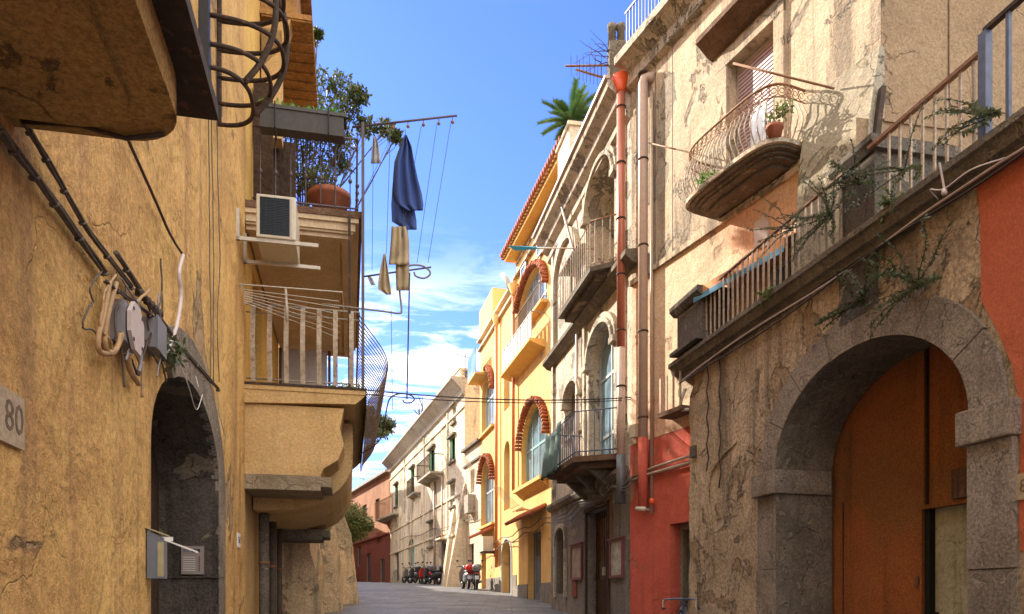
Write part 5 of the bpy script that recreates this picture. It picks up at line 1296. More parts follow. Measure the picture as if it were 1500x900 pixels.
# ================================================================== RIGHT: yellow houses
def tile_arch(F, par, s0, s1, zs, rise, n, a0=0, a1=180, w=.34, d=.24):
    c = (s0+s1)/2; r = (s1-s0)/2; m = MB(F); n = int(n*1.35)
    for i in range(n):
        t = math.radians(a0+(a1-a0)*(i+.5)/n); x = math.cos(t); z = math.sin(t)
        p = (c+(r+.02)*x, 0, zs+(rise+.02)*z); q = (c+(r+.30)*x, 0, zs+(rise+.30)*z)
        for k in (0, 1):
            r_ = .058-.006*k+R.uniform(-.006, .006); jx = R.uniform(-.012, .012)
            mx = c+(r+.09+.075*k+jx)*x; mz = zs+(rise+.09+.075*k+jx)*z
            m.tube([(mx, -.01, mz), (mx, d-.03*k+R.uniform(-.03, .02), mz)], r_, 6)
    return m.build('tile_hood', M['tile'], par)
def yellow_houses():
    F = F3
    sa, sm, sb = sY(F, 21.9), sY(F, 29.0), sY(F, 36)
    H = thing('yellow_arched_house', 'tall yellow house with red tile hooded arches and a tiled eave', 'house', F.W(sa, 0, 1.3))
    up = arch(sY(F, 25.0), sY(F, 28.8), 11.6, 12.15, 1.15)
    md = arch(sY(F, 24.9), sY(F, 28.3), 5.75, 7.1, 1.45)
    dr = rect(sY(F, 25.7), sY(F, 27.4), 1.5, 4.05)
    pn = rect(sY(F, 25.3), sY(F, 28.6), 10.36, 11.4)
    nar = [rect(sY(F, 22.6+i*1.5), sY(F, 23.3+i*1.5), 13.45, 14.0) for i in range(4)]
    m = MB(F); H_ = [up, md, dr]
    m.sheet(rect(sa, sm, 2.2, 14.8), [up, md]+[rect(dr[0][0], dr[1][0], 2.2+.001, 4.05)], 0)
    for h in H_: m.reveal(h, 0, -.30)
    bodybox(F, m, sa, sm, -1, 14.8, 9); m.build('wall', M['yellowhouse'], H)
    m = MB(F); m.sheet([(sa, 0), (dr[0][0], 0), (dr[0][0], 2.2), (sa, 2.2)], [], .03); m.sheet([(dr[1][0], 0), (sm, 0), (sm, 2.2), (dr[1][0], 2.2)], [], .03); m.box(sa, dr[0][0], 0, .03, 2.195, 2.2); m.box(dr[1][0], sm, 0, .03, 2.195, 2.2); m.build('plinth', M['greyrender'], H)
    w = window(F, H, up, 0, .22, M['greyframe'], M['glass'], 'arched_window', 5, (12.2,), .07)
    w = window(F, H, md, 0, .24, M['bluegreen'], M['glass'], 'arched_window', 4, (7.15,), .09)
    m = MB(F); m.box(dr[0][0], dr[1][0], -.29, -.23, 1.4, 4.05)
    for k in range(1, 4): s = dr[0][0]+(dr[1][0]-dr[0][0])*k/4; m.box(s-.015, s+.015, -.23, -.21, 1.4, 4.0)
    d = m.build('door', M['greywood'], H)
    for k in (0, 1): s = dr[0][0]+.2+k*.8; MB(F).box(s, s+.36, -.229, -.215, 3.2, 3.8).build('door_light', M['glassdark'], d)
    tile_arch(F, H, up[0][0], up[1][0], 12.15, 1.15, 26, 20); tile_arch(F, H, md[0][0], md[1][0], 7.1, 1.45, 26, 5)
    m = MB(F); m.box(md[0][0]-.1, md[1][0]+.15, 0, .32, 5.62, 5.74); m.dz([(0, 5.4), (.25, 5.62), (0, 5.62)], md[0][0], md[1][0]); m.build('sill', M['orangetrim'], H)
    m = MB(F); m.box(up[0][0]-.1, up[1][0]+.15, 0, .25, 11.5, 11.6); m.build('sill', M['yellowhouse'], H)
    # wicker railing & loungers seen in the upper arch
    m = MB(F); s0, s1 = up[0][0], up[1][0]
    for k in range(30): s = s0+(s1-s0)*k/29; m.box(s-.01, s+.01, .12, .14, 11.6, 12.35)
    m.box(s0, s1, .115, .145, 12.35, 12.39); m.build('window_railing', M['wood'], H)
    # white panelled balcony
    b0, b1 = sY(F, 25.2), sY(F, 29.4)
    m = MB(F); m.dz([(0, 10.1), (.5, 10.28), (.55, 10.3), (.55, 10.38), (0, 10.38)], b0, b1); bal = m.build('balcony', M['orangetrim'], H)
    for k in range(9):
        s = b0+.02+k*(b1-b0)/9; m = MB(F); m.box(s, s+(b1-b0)/9-.14, .46, .49, 10.44, 11.22); m.build('white_panel', M['white'], bal)
    m = MB(F); m.box(b0, b1, .455, .495, 11.25, 11.29); m.box(b0, b0+.03, 0, .455, 11.25, 11.29); m.build('handrail', M['railgrey'], bal)
    # band under the eave, small windows
    m = MB(F); m.box(sa, sm+.05, 0, .14, 13.98, 14.08); m.box(sa, sm, .0, .06, 14.5, 14.58); m.build('moulding', M['cream'], H)
    for k in range(3): 
        s = sa+1.2+k*2.2; window(F, H, rect(s, s+.7, 13.35, 13.95), 0, -.06, M['white'], M['glass'], 'window', 1)
    # roof
    m = MB(F); m.prism([(sa-.1, .52, 14.82), (sa-.1, .52, 14.9), (sa-.1, -4, 16.2), (sa-.1, -4, 16.1)], [(sm+.2, .52, 14.82), (sm+.2, .52, 14.9), (sm+.2, -4, 16.2), (sm+.2, -4, 16.1)]); m.box(sa-.08, sm+.18, -.01, .44, 14.70, 14.818)
    rf = m.build('roof', M['orangetrim'], H)
    m = MB(F); n = 34
    for k in range(n):
        s = sa-.08+(sm-sa+.26)*k/(n-1); m.tube([(s, .60, 14.90+.03), (s, -.3, 15.17)], .085, 7); m.tube([(s+.11, .54, 14.86), (s+.11, -.3, 15.1)], .06, 6)
    m.build('eave_tiles', M['tile'], rf)
    G2 = F2; a, b = sY(G2, 20.7), sY(G2, 22.0)
    m = MB(G2); m.box(a, b, -3, -.12, 12.37, 14.72); m.box(a-.06, b+.04, -3.05, -.06, 14.721, 14.82); bx = m.build('roof_room', M['farcream'], H)
    m = MB(G2); m.box(a-.03, a-.002, -.95, -.42, 13.3, 14.5); m.build('roof_window', M['glass'], bx)
    m = MB(F); m.prism([(sa-.02, .0, 12.0), (sa-.02, -4, 12.0), (sa-.02, -4, 14.8), (sa-.02, 0, 14.8)], [(sa-.06, .0, 12.0), (sa-.06, -4, 12.0), (sa-.06, -4, 14.8), (sa-.06, 0, 14.8)]); m.build('side_wall', M['pinkcream'], H)
    # tiled awning over the door
    m = MB(F); a, b = sY(F, 25.1), sY(F, 28.4)
    m.prism([(a, 0, 4.75), (a, .55, 4.42), (a, .55, 4.46), (a, 0, 4.8)], [(b, 0, 4.75), (b, .55, 4.42), (b, .55, 4.46), (b, 0, 4.8)])
    n = 16
    for k in range(n): s = a+(b-a)*k/(n-1); m.tube([(s, .60, 4.46), (s, 0, 4.82)], .07, 6)
    m.build('tiled_canopy', M['tile'], H)
    # ---- lower neighbour
    H2 = thing('yellow_corner_house', 'lower yellow house with orange pipes beside the tall arched one', 'house', F.W(sm, 0, 1.9))
    A = arch(sY(F, 33.0), sY(F, 35.6), 9.35, 10.9, 1.15); B_ = arch(sY(F, 33.0), sY(F, 35.7), 5.05, 6.9, 1.2)
    N1 = arch(sY(F, 30.1), sY(F, 31.1), 5.3, 7.6, .5); N2 = arch(sY(F, 30.1), sY(F, 31.1), 9.4, 11.6, .4)
    DR = arch(sY(F, 29.8), sY(F, 31.4), 1.6, 3.4, .7); D2 = rect(sY(F, 34.6), sY(F, 35.6), 2, 4.2)
    m = MB(F); hs = [A, B_, N1, N2, DR, D2]
    m.sheet(rect(sm, sb, .5, 13.9), hs, .0)
    for h in hs: m.reveal(h, 0, -.32)
    bodybox(F, m, sm, sb, -1, 13.9, 8); m.build('wall', M['yellowhouse'], H2)
    for h, nm, fm in ((A, 'arched_window', 'greyframe'), (B_, 'arched_window', 'greyframe'), (N1, 'narrow_window', 'greyframe'), (N2, 'narrow_window', 'greyframe')):
        window(F, H2, h, 0, .26, M[fm], M['glass'], nm, 2, (h[0][1]+1.6,), .08)
    m = MB(F); m.sheet(DR, [], -.3); m.build('door', M['greywood'], H2); m = MB(F); m.sheet(D2, [], -.3); m.build('door', M['darkwood'], H2)
    m = MB(F); arch_band(m, DR[0][0], DR[1][0], 3.4, .7, .1, 0, .04, z0=1.6); m.build('door_surround', M['white'], H2)
    tile_arch(F, H2, A[0][0], A[1][0], 10.9, 1.15, 20, 90); tile_arch(F, H2, B_[0][0], B_[1][0], 6.9, 1.2, 20, 10)
    m = MB(F); m.box(sm, sb, 0, .12, 13.5, 13.6); m.box(sm, sb, -.2, .16, 13.9, 14.0); m.build('cornice', M['farcream'], H2)
    for h in (A, B_): MB(F).box(h[0][0]-.1, h[1][0]+.1, 0, .14, h[0][1]-.1, h[0][1]-.001).build('sill', M['orangetrim'], H2)
    m = MB(F); a = sY(F, 33.1); m.box(a, sb, -4, 0.03, 13.901, 15.4); m.build('roof_tower', M['yellowhouse'], H2)
    m = MB(F); a = sY(F, 34.2); m.box(a, sb, 0.03, .6, 11.9, 12.0); b = m.build('corner_balcony', M['orangetrim'], H2); MB(F).box(a, sb, .56, .6, 12.0, 13.1).build('glass_panel', M['glass'], b)
    for q0, q1 in ((29.0, 29.78), (31.45, 34.5)): MB(F).box(sY(F, q0), sY(F, q1), .0, .03, .8, 2.6).build('plinth', M['greyrender'], H2)
    m = MB(F); n = 10; a, b = sY(F, 33.0), sY(F, 35.6)
    m.prism([(a, 0, 4.75), (a, .6, 4.5), (a, .6, 4.54), (a, 0, 4.8)], [(b, 0, 4.75), (b, .6, 4.5), (b, .6, 4.54), (b, 0, 4.8)])
    for k in range(n): s = a+(b-a)*k/(n-1); m.tube([(s, .64, 4.55), (s, 0, 4.83)], .08, 6)
    m.build('tiled_canopy', M['tile'], H2)
    # pipes with funnels
    for px, z1, r, lab, fn in ((752, 13.3, .06, 'orange drainpipe with funnel between the two yellow houses', 1), (727, 13.2, .065, 'orange drainpipe with funnel on the corner of the lower yellow house', 1)):
        s = F.s(px, .15); P = thing('drainpipe', lab, 'drainpipe', F.W(s, .15, 2.4)); zb = 5.8 if px == 752 else 3.0
        MB(F).tube([(s, .15, zb), (s, .15, z1)], r, 10).build('pipe', M['orangepipe'], P)
        MB(F).lathe((s, .15, z1), [(r, 0), (r+.02, .1), (.22, .45), (.2, .45)], 12).build('funnel', M['yellowhouse'], P)
    m = MB(F); s = F.s(748, .15); m.tube([(s, .12, 13.6), (s+.1, .3, 14.2), (s+.5, .35, 14.5)], .1, 10); m.build('white_elbow', M['white'], None, 'white pipe elbow above the funnel of the tall yellow house', 'pipe')
    a = sY(F, 32.2); m = MB(F); m.box(a, a+.95, .2, .65, 3.72, 4.35); ac = m.build('air_conditioner', M['acwhite'], None, 'air conditioner under the small tiled canopy of the lower yellow house', 'air conditioner')
    m = MB(F); m.box(a-.01, a-.001, .25, .6, 3.78, 4.3); m.build('grille', M['offwhite'], ac); MB(F).box(a, a+.9, 0, .6, 3.66, 3.718).build('bracket', M['iron'], ac)
    # racks of white poles
    rr = random.Random(2); m = MB(F)
    s0 = sY(F, 28.4)
    for k in range(7): m.tube([(s0+k*.2, .1, 5.2), (s0+k*.2-.8, 1.0, 5.75+.03*k)], .009, 5)
    m.tube([(s0-.2, .5, 5.45), (s0+1.4, .5, 5.55)], .014, 5); m.tube([(s0-.2, .1, 5.2), (s0+1.4, .1, 5.2)], .014, 5)
    m.build('drying_rack', M['offwhite'], None, 'white wall drying rack beside the large arched window', 'drying rack')
    m = MB(F); s0 = sY(F, 36.6)
    for k in range(6): m.tube([(s0-k*.16, .1, 7.6), (s0-k*.16+.5, .7, 8.6)], .011, 5)
    m.build('drying_rack', M['offwhite'], None, 'white drying rack at the far corner of the yellow houses', 'drying rack')
    m = MB(F); s, z = F.hit(762, 600, .1); 
yellow_houses()
# ================================================================== RIGHT: far cream terrace
def far_houses():
    F = F4
    sm = sY(F, 38.8); sb = sY(F, 62.7); sa = sY(F, 36.0)
    H = thing('long_cream_house', 'long bleached cream house with green shutters and a deep cornice running away down the street', 'house', F.W(sm, 0, 2.2))
    def hole(p0, p1, q0, q1):
        a, b = F.s(p1), F.s(p0); c = (p0+p1)/2
        return rect(a, b, F.z(c, q1), F.z(c, q0))
    W = [((663, 668), (595, 619), 'plain'), ((659, 667), (641, 676), 'green'), ((629, 637), (658, 697), 'green'), ((601.5, 607), (686, 722), 'green'),
         ((578.5, 583), (710, 742), 'green'), ((659.5, 666.5), (708, 742), 'pale'), ((628.5, 634), (766, 801), 'pale'), ((690, 696), (688, 722), 'pale')]
    holes = [hole(a, b, c, d) for (a, b), (c, d), _ in W]
    D1 = hole(649, 655, 797, 858); D2 = hole(598, 607, 800, 842); D2 = arch(D2[0][0], D2[1][0], D2[0][1], D2[2][1]-.2, .7); D3 = hole(578, 584, 810, 851)
    E1 = hole(687, 695, 797, 832)
    low = 9.3
    m = MB(F)
    hs_far = [h for h in holes[:7]]+[D1, D2, D3]
    m.sheet(rect(sm, sb, .5, 13.5), hs_far, 0)
    for h in hs_far: m.reveal(h, 0, -.25)
    bodybox(F, m, sm, sb, 0, 13.5, 10); m.build('wall', M['farcream'], H)
    for h, (_, _, k) in zip(holes[:7], W):
        w = window(F, H, h, 0, .2, M['white' if k != 'green' else 'greenshut'], M['glass'], 'window', 2, (), .06)
        s0, s1, z0, z1 = h[0][0], h[1][0], h[0][1], h[2][1]
        m = MB(F); m.box(s0-.15, s1+.15, .0, .18, z1+.02, z1+.14); m.box(s0-.1, s1+.1, 0, .14, z0-.12, z0-.002); m.build('sill', M['grimy'], w)
        if k == 'green': shutter(F, w, s1-.02-.5, s1-.02, z0, z1, -.05, M['greenshut']); shutter(F, w, s0, s0+.18, z0, z1, -.05, M['greenshut'])
    for D, mt in ((D1, 'greywood'), (D2, 'bluegreen'), (D3, 'darkwood')):
        m = MB(F); m.sheet(D, [], -.22); m.build('door', M[mt], H)
    m = MB(F); m.box(D1[0][0]-.4, D1[1][0]+.4, 0, .5, D1[2][1]+.2, D1[2][1]+.3); m.build('door_canopy', M['farcream'], H)
    m = MB(F); m.dz([(0, 12.2), (.15, 12.3), (.2, 12.5), (.65, 12.95), (.75, 13.0), (.75, 13.12), (0, 13.12)], sm-.1, sb); m.build('cornice', M['fargrey'], H)
    m = MB(F); m.box(sm, sb, -.3, .25, 13.12, 13.55); m.box(sm, sb, -.35, .3, 13.551, 13.62); m.build('parapet', M['farcream'], H)
    for z in (11.6, 7.2, 5.4):
        m = MB(F); m.box(sm, sb, 0, .07, z, z+.12); m.build('string_course', M['farcream'], H)
    for Y in (42.5, 49, 56):
        s = sY(F, Y); m = MB(F); m.box(s-.12, s+.12, 0, .06, 2, 12.2); m.build('pilaster', M['farcream'], H)
    for Y, r in ((43.5, .05), (45.5, .07), (52.8, .05)):
        s = sY(F, Y); MB(F).tube([(s, .1, 2.4), (s, .1, 8.8)], r, 6).build('drainpipe', M['tanpipe'], None, ['thin pipe nearest on the long cream house', 'thicker pipe midway on the long cream house', 'farthest thin pipe on the long cream house'][int(Y > 44)+int(Y > 50)], 'drainpipe', 'pipes on the long cream house')
    # balconies
    def balc(p0, p1, py, o, h, par, F=F, mat='iron'):
        a, b = F.s(p1, o*.6), F.s(p0, o*.6); z = F.z((p0+p1)/2, py, o*.6)
        m = MB(F); m.box(a, b, 0, o, z-.12, z); m.dz([(0, z-.4), (o-.15, z-.121), (0, z-.121)], a+.1, a+.25); m.dz([(0, z-.4), (o-.15, z-.121), (0, z-.121)], b-.25, b-.1)
        B = m.build('balcony', M['fargrey'], par); m = MB(F); m.tube([(a, 0, z+h), (a, o, z+h), (b, o, z+h), (b, 0, z+h)], .03, 5)
        n = int((b-a)/.22)
        for i in range(n+1): s = a+(b-a)*i/n; m.tube([(s, o, z), (s, o, z+h)], .018, 4)
        m.build('railing', M[mat], B)
    balc(618, 638, 698, .8, 1.0, H)
    balc(600, 610, 724, .5, 1.0, H)
    # low wing
    H2 = thing('low_cream_wing', 'lower cream wing with a leaning pilaster between the yellow and the long cream house', 'house', F.W(sa, 0, 2.1))
    m = MB(F); hs = [holes[7], E1]
    m.sheet(rect(sa-.3, sm, .5, low), hs, .03)
    for h in hs: m.reveal(h, .03, -.25)
    bodybox(F, m, sa-.3, sm-.01, 0, low, 9, .02); m.build('wall', M['farcream'], H2)
    window(F, H2, holes[7], 0, .2, M['white'], M['glass'], 'window', 2); window(F, H2, E1, 0, .2, M['wood'], M['glassdark'], 'window', 1)
    m = MB(F); m.box(sa-.3, sm, .03, .22, low-.1, low+.03); m.box(sa-.3, sm, .03, .12, low-.9, low-.8); m.build('cornice', M['grimy'], H2)
    m = MB(F); s = sY(F, 38.4); m.dz([(0, 1), (1.25, 1), (.95, 3), (.55, 5), (.1, 7.6), (0, 7.6)], s, s+.5); m.build('leaning_pilaster', M['farcream'], H2)
    m = MB(F); s = sY(F, 40.8); m.dz([(0, 1), (.9, 1), (.6, 3), (.3, 5.2), (0, 7)], s, s+.5); m.build('leaning_pilaster', M['farcream'], H2)
    m = MB(F); s = sY(F, 37.0); m.box(s-.3, s+.5, .03, .4, 5.9, 6.8); m.build('wall_box', M['fargrey'], H2)
    m = MB(F); s = sY(F, 39.5); m.box(s-.9, s+.7, 0, .7, 4.9, 5.02); m.build('door_canopy', M['farcream'], H)
    # ---- orange house at the bend
    F = F5; a, b = sY(F, 63), sY(F, 88)
    H3 = thing('orange_house', 'orange rendered house closing the street at the left bend', 'house', F.W(a, 0, 3.1))
    def hole5(p0, p1, q0, q1): s, t = F.s(p1), F.s(p0); c = (p0+p1)/2; return rect(s, t, F.z(c, q1), F.z(c, q0))
    ups = [hole5(550, 556, 731, 762), hole5(531, 537, 740, 768), hole5(520, 525, 748, 772)]; los = [hole5(537, 543, 811, 853), hole5(557, 564, 819, 853), hole5(552, 559, 780, 796), hole5(524, 529, 800, 830)]
    zm = 7.3
    m = MB(F); m.sheet(rect(a, b, zm, 12.4), ups, 0); bodybox(F, m, a, b, 0, 12.4, 9)
    for h in ups+los: m.reveal(h, 0, -.2)
    m.build('wall', M['farorange'], H3)
    m = MB(F); m.sheet(rect(a, b, .5, zm), los, .02); m.build('lower_wall', M['farred'], H3)
    for h in ups: window(F, H3, h, 0, .15, M['greywood'], M['glassdark'], 'window', 2)
    for h in los: window(F, H3, h, 0, .15, M['mailbox'], M['glassdark'], 'door' if h[0][1] < 4 else 'window', 2)
    m = MB(F); m.box(a, b, -.3, .4, 12.4, 12.6); m.build('eave', M['fargrey'], H3)
    m = MB(F); m.box(a, b, .02, .15, zm-.1, zm+.05); m.build('string_course', M['farred'], H3)
    balc(556, 583, 757, 1.0, 1.4, H3, F, 'rustiron')
    # far rounding off
    H4 = thing('distant_house', 'dim reddish house closing the far end of the street', 'house', (-28, 92, 4))
    m = MB(); m.box(-40, -14, 90, 96, 2, 10.5); m.build('wall', M['farred'], H4)
    for i in range(6): MB().box(-37+i*3.6, -36+i*3.6, 89.9, 89.98, 6.5, 8.2).build('window', M['glassdark'], H4)
    for k, (x, y, Y) in enumerate(((682, 543, 38.9), (532, 713, 72))):
        base = ypx(x, y, Y); A = thing('roof_aerial', ['small television aerial on the near end of the long cream house', 'small television aerial on the orange house'][k], 'aerial', base)
        h = .9; MB().tube([base, base+Vector((0, 0, h))], .025, 5).build('mast', M['purpleiron'], A)
        m = MB(); m.tube([base+Vector((-.5, 0, h*.95)), base+Vector((.35, 0, h*.7))], .02, 4)
        for i in range(5): t = i/4; q = base+Vector((-.5+.8*t, 0, h*(.95-.24*t))); m.tube([q+Vector((0, -.2, -.2)), q+Vector((0, .2, .2))], .012, 4)
        m.build('array', M['purpleiron'], A)
    q = random.Random(6); m = MB(); c = ypx(618, 615, 50)
    for k in range(14):
        p = c.copy(); dr = Vector((q.uniform(-.8, .3), q.uniform(-.3, .3), 1)).normalized(); pts = [p.copy()]
        for j in range(4): p = p+dr*.4; dr = (dr+Vector((q.uniform(-.4, .4), q.uniform(-.4, .4), 0))).normalized(); pts.append(p.copy())
        m.tube(pts, [.04, .03, .02, .015, .01], 4)
    m.build('bare_tree_top', M['bark'], None, 'bare branches poking over the long cream roofline', 'branches')
far_houses()

m = MB(); 
for k in range(14): x = -2.05+k*.16; m.box(x, x+.08, 21.0, 21.12, GZ(21)+.055, GZ(21)+.065)
m.build('drain_grate', M['chrome'], None, 'row of pale metal drain studs set across the paving', 'drain')
# ================================================================== scooters
def scooter():
    R_ = thing('parked_scooter', 'silver parked scooter', 'scooter', (0, 0, 0))
    def add(m, n, mt, par=R_): return m.build(n, M[mt], par)
    for y in (-.62, .62):
        w = MB(); w.tube([(0, y+.2*math.cos(a), .24+.2*math.sin(a)) for a in [2*math.pi*k/16 for k in range(16)]], .065, 8, True); w = add(w, 'wheel', 'rubber')
        h = MB(); h.tube([(-.05, y, .24), (.05, y, .24)], .13, 12); h.build('rim', M['chrome'], w)
    def loft(secs, n=12):
        m = MB(); vs = []
        for (y, z, w, h) in secs:
            for k in range(n): a = 2*math.pi*k/n; vs.append((w*math.copysign(abs(math.cos(a))**.8, math.cos(a)), y, z+h*math.copysign(abs(math.sin(a))**.8, math.sin(a))))
        N = len(secs); fs = [(i*n+k, i*n+(k+1)%n, (i+1)*n+(k+1)%n, (i+1)*n+k) for i in range(N-1) for k in range(n)]
        m.add(vs, fs+[tuple(range(n-1,-1,-1)), tuple((N-1)*n+k for k in range(n))], True); return m
    add(loft([(-.95, .62, .05, .04), (-.85, .6, .13, .12), (-.55, .55, .19, .2), (-.2, .5, .17, .22), (-.05, .38, .14, .1)]), 'body', 'scootersilver')
    add(loft([(-.1, .3, .15, .05), (.3, .28, .16, .05), (.42, .35, .17, .07)]), 'footboard', 'scooterdark')
    m = MB(); m.prism([(-.2, .42, .3), (.2, .42, .3), (.22, .46, .75), (.08, .34, 1.0), (-.08, .34, 1.0), (-.22, .46, .75)], [(-.17, .5, .3), (.17, .5, .3), (.19, .54, .75), (.06, .42, 1.0), (-.06, .42, 1.0), (-.19, .54, .75)]); add(m, 'leg_shield', 'scootersilver')
    add(loft([(.38, .5, .07, .05), (.62, .52, .09, .05), (.86, .36, .06, .03)]), 'front_mudguard', 'scootersilver')
    m = MB(); m.tube([(0, .62, .24), (0, .42, .95)], .035, 8); add(m, 'fork', 'chrome')
    m = MB(); m.tube([(-.36, .28, 1.02), (-.15, .36, 1.04), (.15, .36, 1.04), (.36, .28, 1.02)], .018, 8); hb = add(m, 'handlebar', 'blackiron')
    for s in (-1, 1):
        m = MB(); m.tube([(s*.2, .36, 1.05), (s*.3, .4, 1.25)], .008, 5); m.lathe((s*.31, .4, 1.25), [(.02, 0), (.06, .03), (.06, .07), (.02, .1)], 10); m.build('mirror', M['blackiron'], hb)
    add(loft([(.34, 1.0, .08, .06), (.44, 1.0, .12, .1), (.52, .98, .07, .06)]), 'headlight', 'chrome')
    add(loft([(-.82, .74, .08, .03), (-.7, .77, .15, .06), (-.3, .78, .14, .06), (-.02, .73, .1, .03)]), 'seat', 'seatblack')
    m = loft([(-1.22, .92, .15, .1), (-1.16, .92, .2, .16), (-.86, .92, .2, .16), (-.8, .92, .15, .1)]); add(m, 'top_box', 'scooterred')
    m = MB(); m.box(-.1, .1, -1.02, -1.0, .66, .72); add(m, 'tail_light', 'redlens')
    m = MB(); m.box(-.09, .09, -1.0, -.985, .42, .58); add(m, 'number_plate', 'plate')
    m = MB(); m.tube([(.16, -.3, .3), (.2, -.85, .34)], [.04, .055], 8); add(m, 'exhaust', 'chrome')
    m = MB(); m.tube([(-.1, .0, .25), (-.2, -.05, .0)], .015, 5); add(m, 'stand', 'blackiron')
    return R_
sc = scooter()
spots = [(682, 34.0, 0, .6, 'silver', 'red', 'scooter with a red top box parked nearest outside the yellow corner house'), (697, 33.4, 1, .45, 'dark', 'silver', 'scooter parked against the wall beside the one with a red top box'),
         (600, 50.4, 2, 1.1, 'silver', 'dark', 'silver scooter leftmost in the distant row by the shade edge'), (611, 47.9, 3, 1.3, 'dark', 'dark', 'dark scooter second from the left in the distant row'), (623, 45.5, 4, .9, 'red', 'silver', 'red scooter third in the distant row'), (632, 43.7, 5, 1.2, 'dark', 'dark', 'dark scooter last in the distant row next to the sunlit doorway')]
mats = {'silver': M['scootersilver'], 'dark': M['scooterdark'], 'red': M['scooterred']}
for i, (px, Y, _, rz, bm, tb, lab) in enumerate(spots):
    o = sc if i == 0 else copy_tree(sc)
    o.location = ((px-750)/FPX*Y, Y, GZ(Y)+.03); o.rotation_euler = (0, 0, rz-.35); o['label'] = lab; o['category'] = 'scooter'; o['group'] = 'scooters parked along the street'
    for ch in o.children:
        n = ch.name.split('.')[0]
        if i and n in ('body', 'leg_shield', 'front_mudguard', 'top_box'):
            ch.data = ch.data.copy(); ch.data.materials[0] = mats[tb if n == 'top_box' else bm]

def bicycle():
    c = ypx(986, 880, 12.9); gx, gy = c.x+.0, c.y; g = GZ(gy)
    B = thing('bicycle', 'bicycle with dark handlebar parked against the red doorway', 'bicycle', (gx, gy, g))
    ux, uy = .41, -.91   # heading toward the viewer along the wall
    F = Frame(gx, gy, -.914, .405, -.405, -.914)
    F = Frame(gx+.12, gy, .36, .93, -.93, .36)
    def T(m, n, mt, par=B): return m.build(n, M[mt], par)
    for s in (0, 1.05):
        m = MB(F); m.tube([(s+.34*math.cos(a), 0, g+.35+.34*math.sin(a)) for a in [2*math.pi*k/24 for k in range(24)]], .018, 6, True); w = T(m, 'wheel', 'rubber')
        m = MB(F)
        for k in range(10): a = math.pi*k/5; m.tube([(s, 0, g+.35), (s+.33*math.cos(a), 0, g+.35+.33*math.sin(a))], .002, 3)
        m.lathe((s, 0, g+.33), [(.02, 0), (.02, .04)], 6); m.build('spokes', M['chrome'], w)
    m = MB(F); hd = (.14, 0, g+.82); bb = (.55, 0, g+.32); st = (.72, 0, g+.85); re = (1.05, 0, g+.35); fr = (0, 0, g+.35)
    for p, q in ((hd, bb), (hd, (st[0], 0, st[2]-.08)), (bb, st), (bb, re), ((.7, 0, g+.76), re), ((.17, 0, g+.74), fr)): m.tube([p, q], .018, 7)
    T(m, 'frame', 'railblue')
    m = MB(F); m.box(st[0]-.1, st[0]+.16, -.06, .06, g+.86, g+.92); T(m, 'saddle', 'seatblack')
    hz = 1.62
    m = MB(F); m.tube([hd, (.1, 0, hz-.03)], .016, 7); m.tube([(.22, -.30, hz-.16), (.05, -.31, hz-.17), (-.05, -.3, hz-.1), (-.02, -.26, hz), (.08, -.1, hz+.01), (.08, .1, hz+.01), (-.02, .26, hz), (-.05, .3, hz-.1), (.05, .31, hz-.17), (.22, .3, hz-.16)], .018, 8); hb = T(m, 'handlebar', 'railblue')
    for s in (-1, 1): 
        m = MB(F); m.tube([(-.06, s*.28, hz-.02), (-.1, s*.28, hz-.14)], .012, 5); m.build('brake_lever', M['chrome'], hb)
    m = MB(F); m.tube([(0.05, -.2, hz), (-.15, -.1, hz+.02), (-.1, .05, hz-.2), (.1, 0, hz-.35)], .006, 5); m.build('brake_cable', M['blackiron'], hb)
    m = MB(F); m.tube([(bb[0], -.08, bb[2]), (bb[0]+.0, -.09, bb[2]-.17)], .012, 5); m.tube([(bb[0], .08, bb[2]), (bb[0]+.0, .09, bb[2]+.17)], .012, 5); T(m, 'crank', 'chrome')
bicycle()

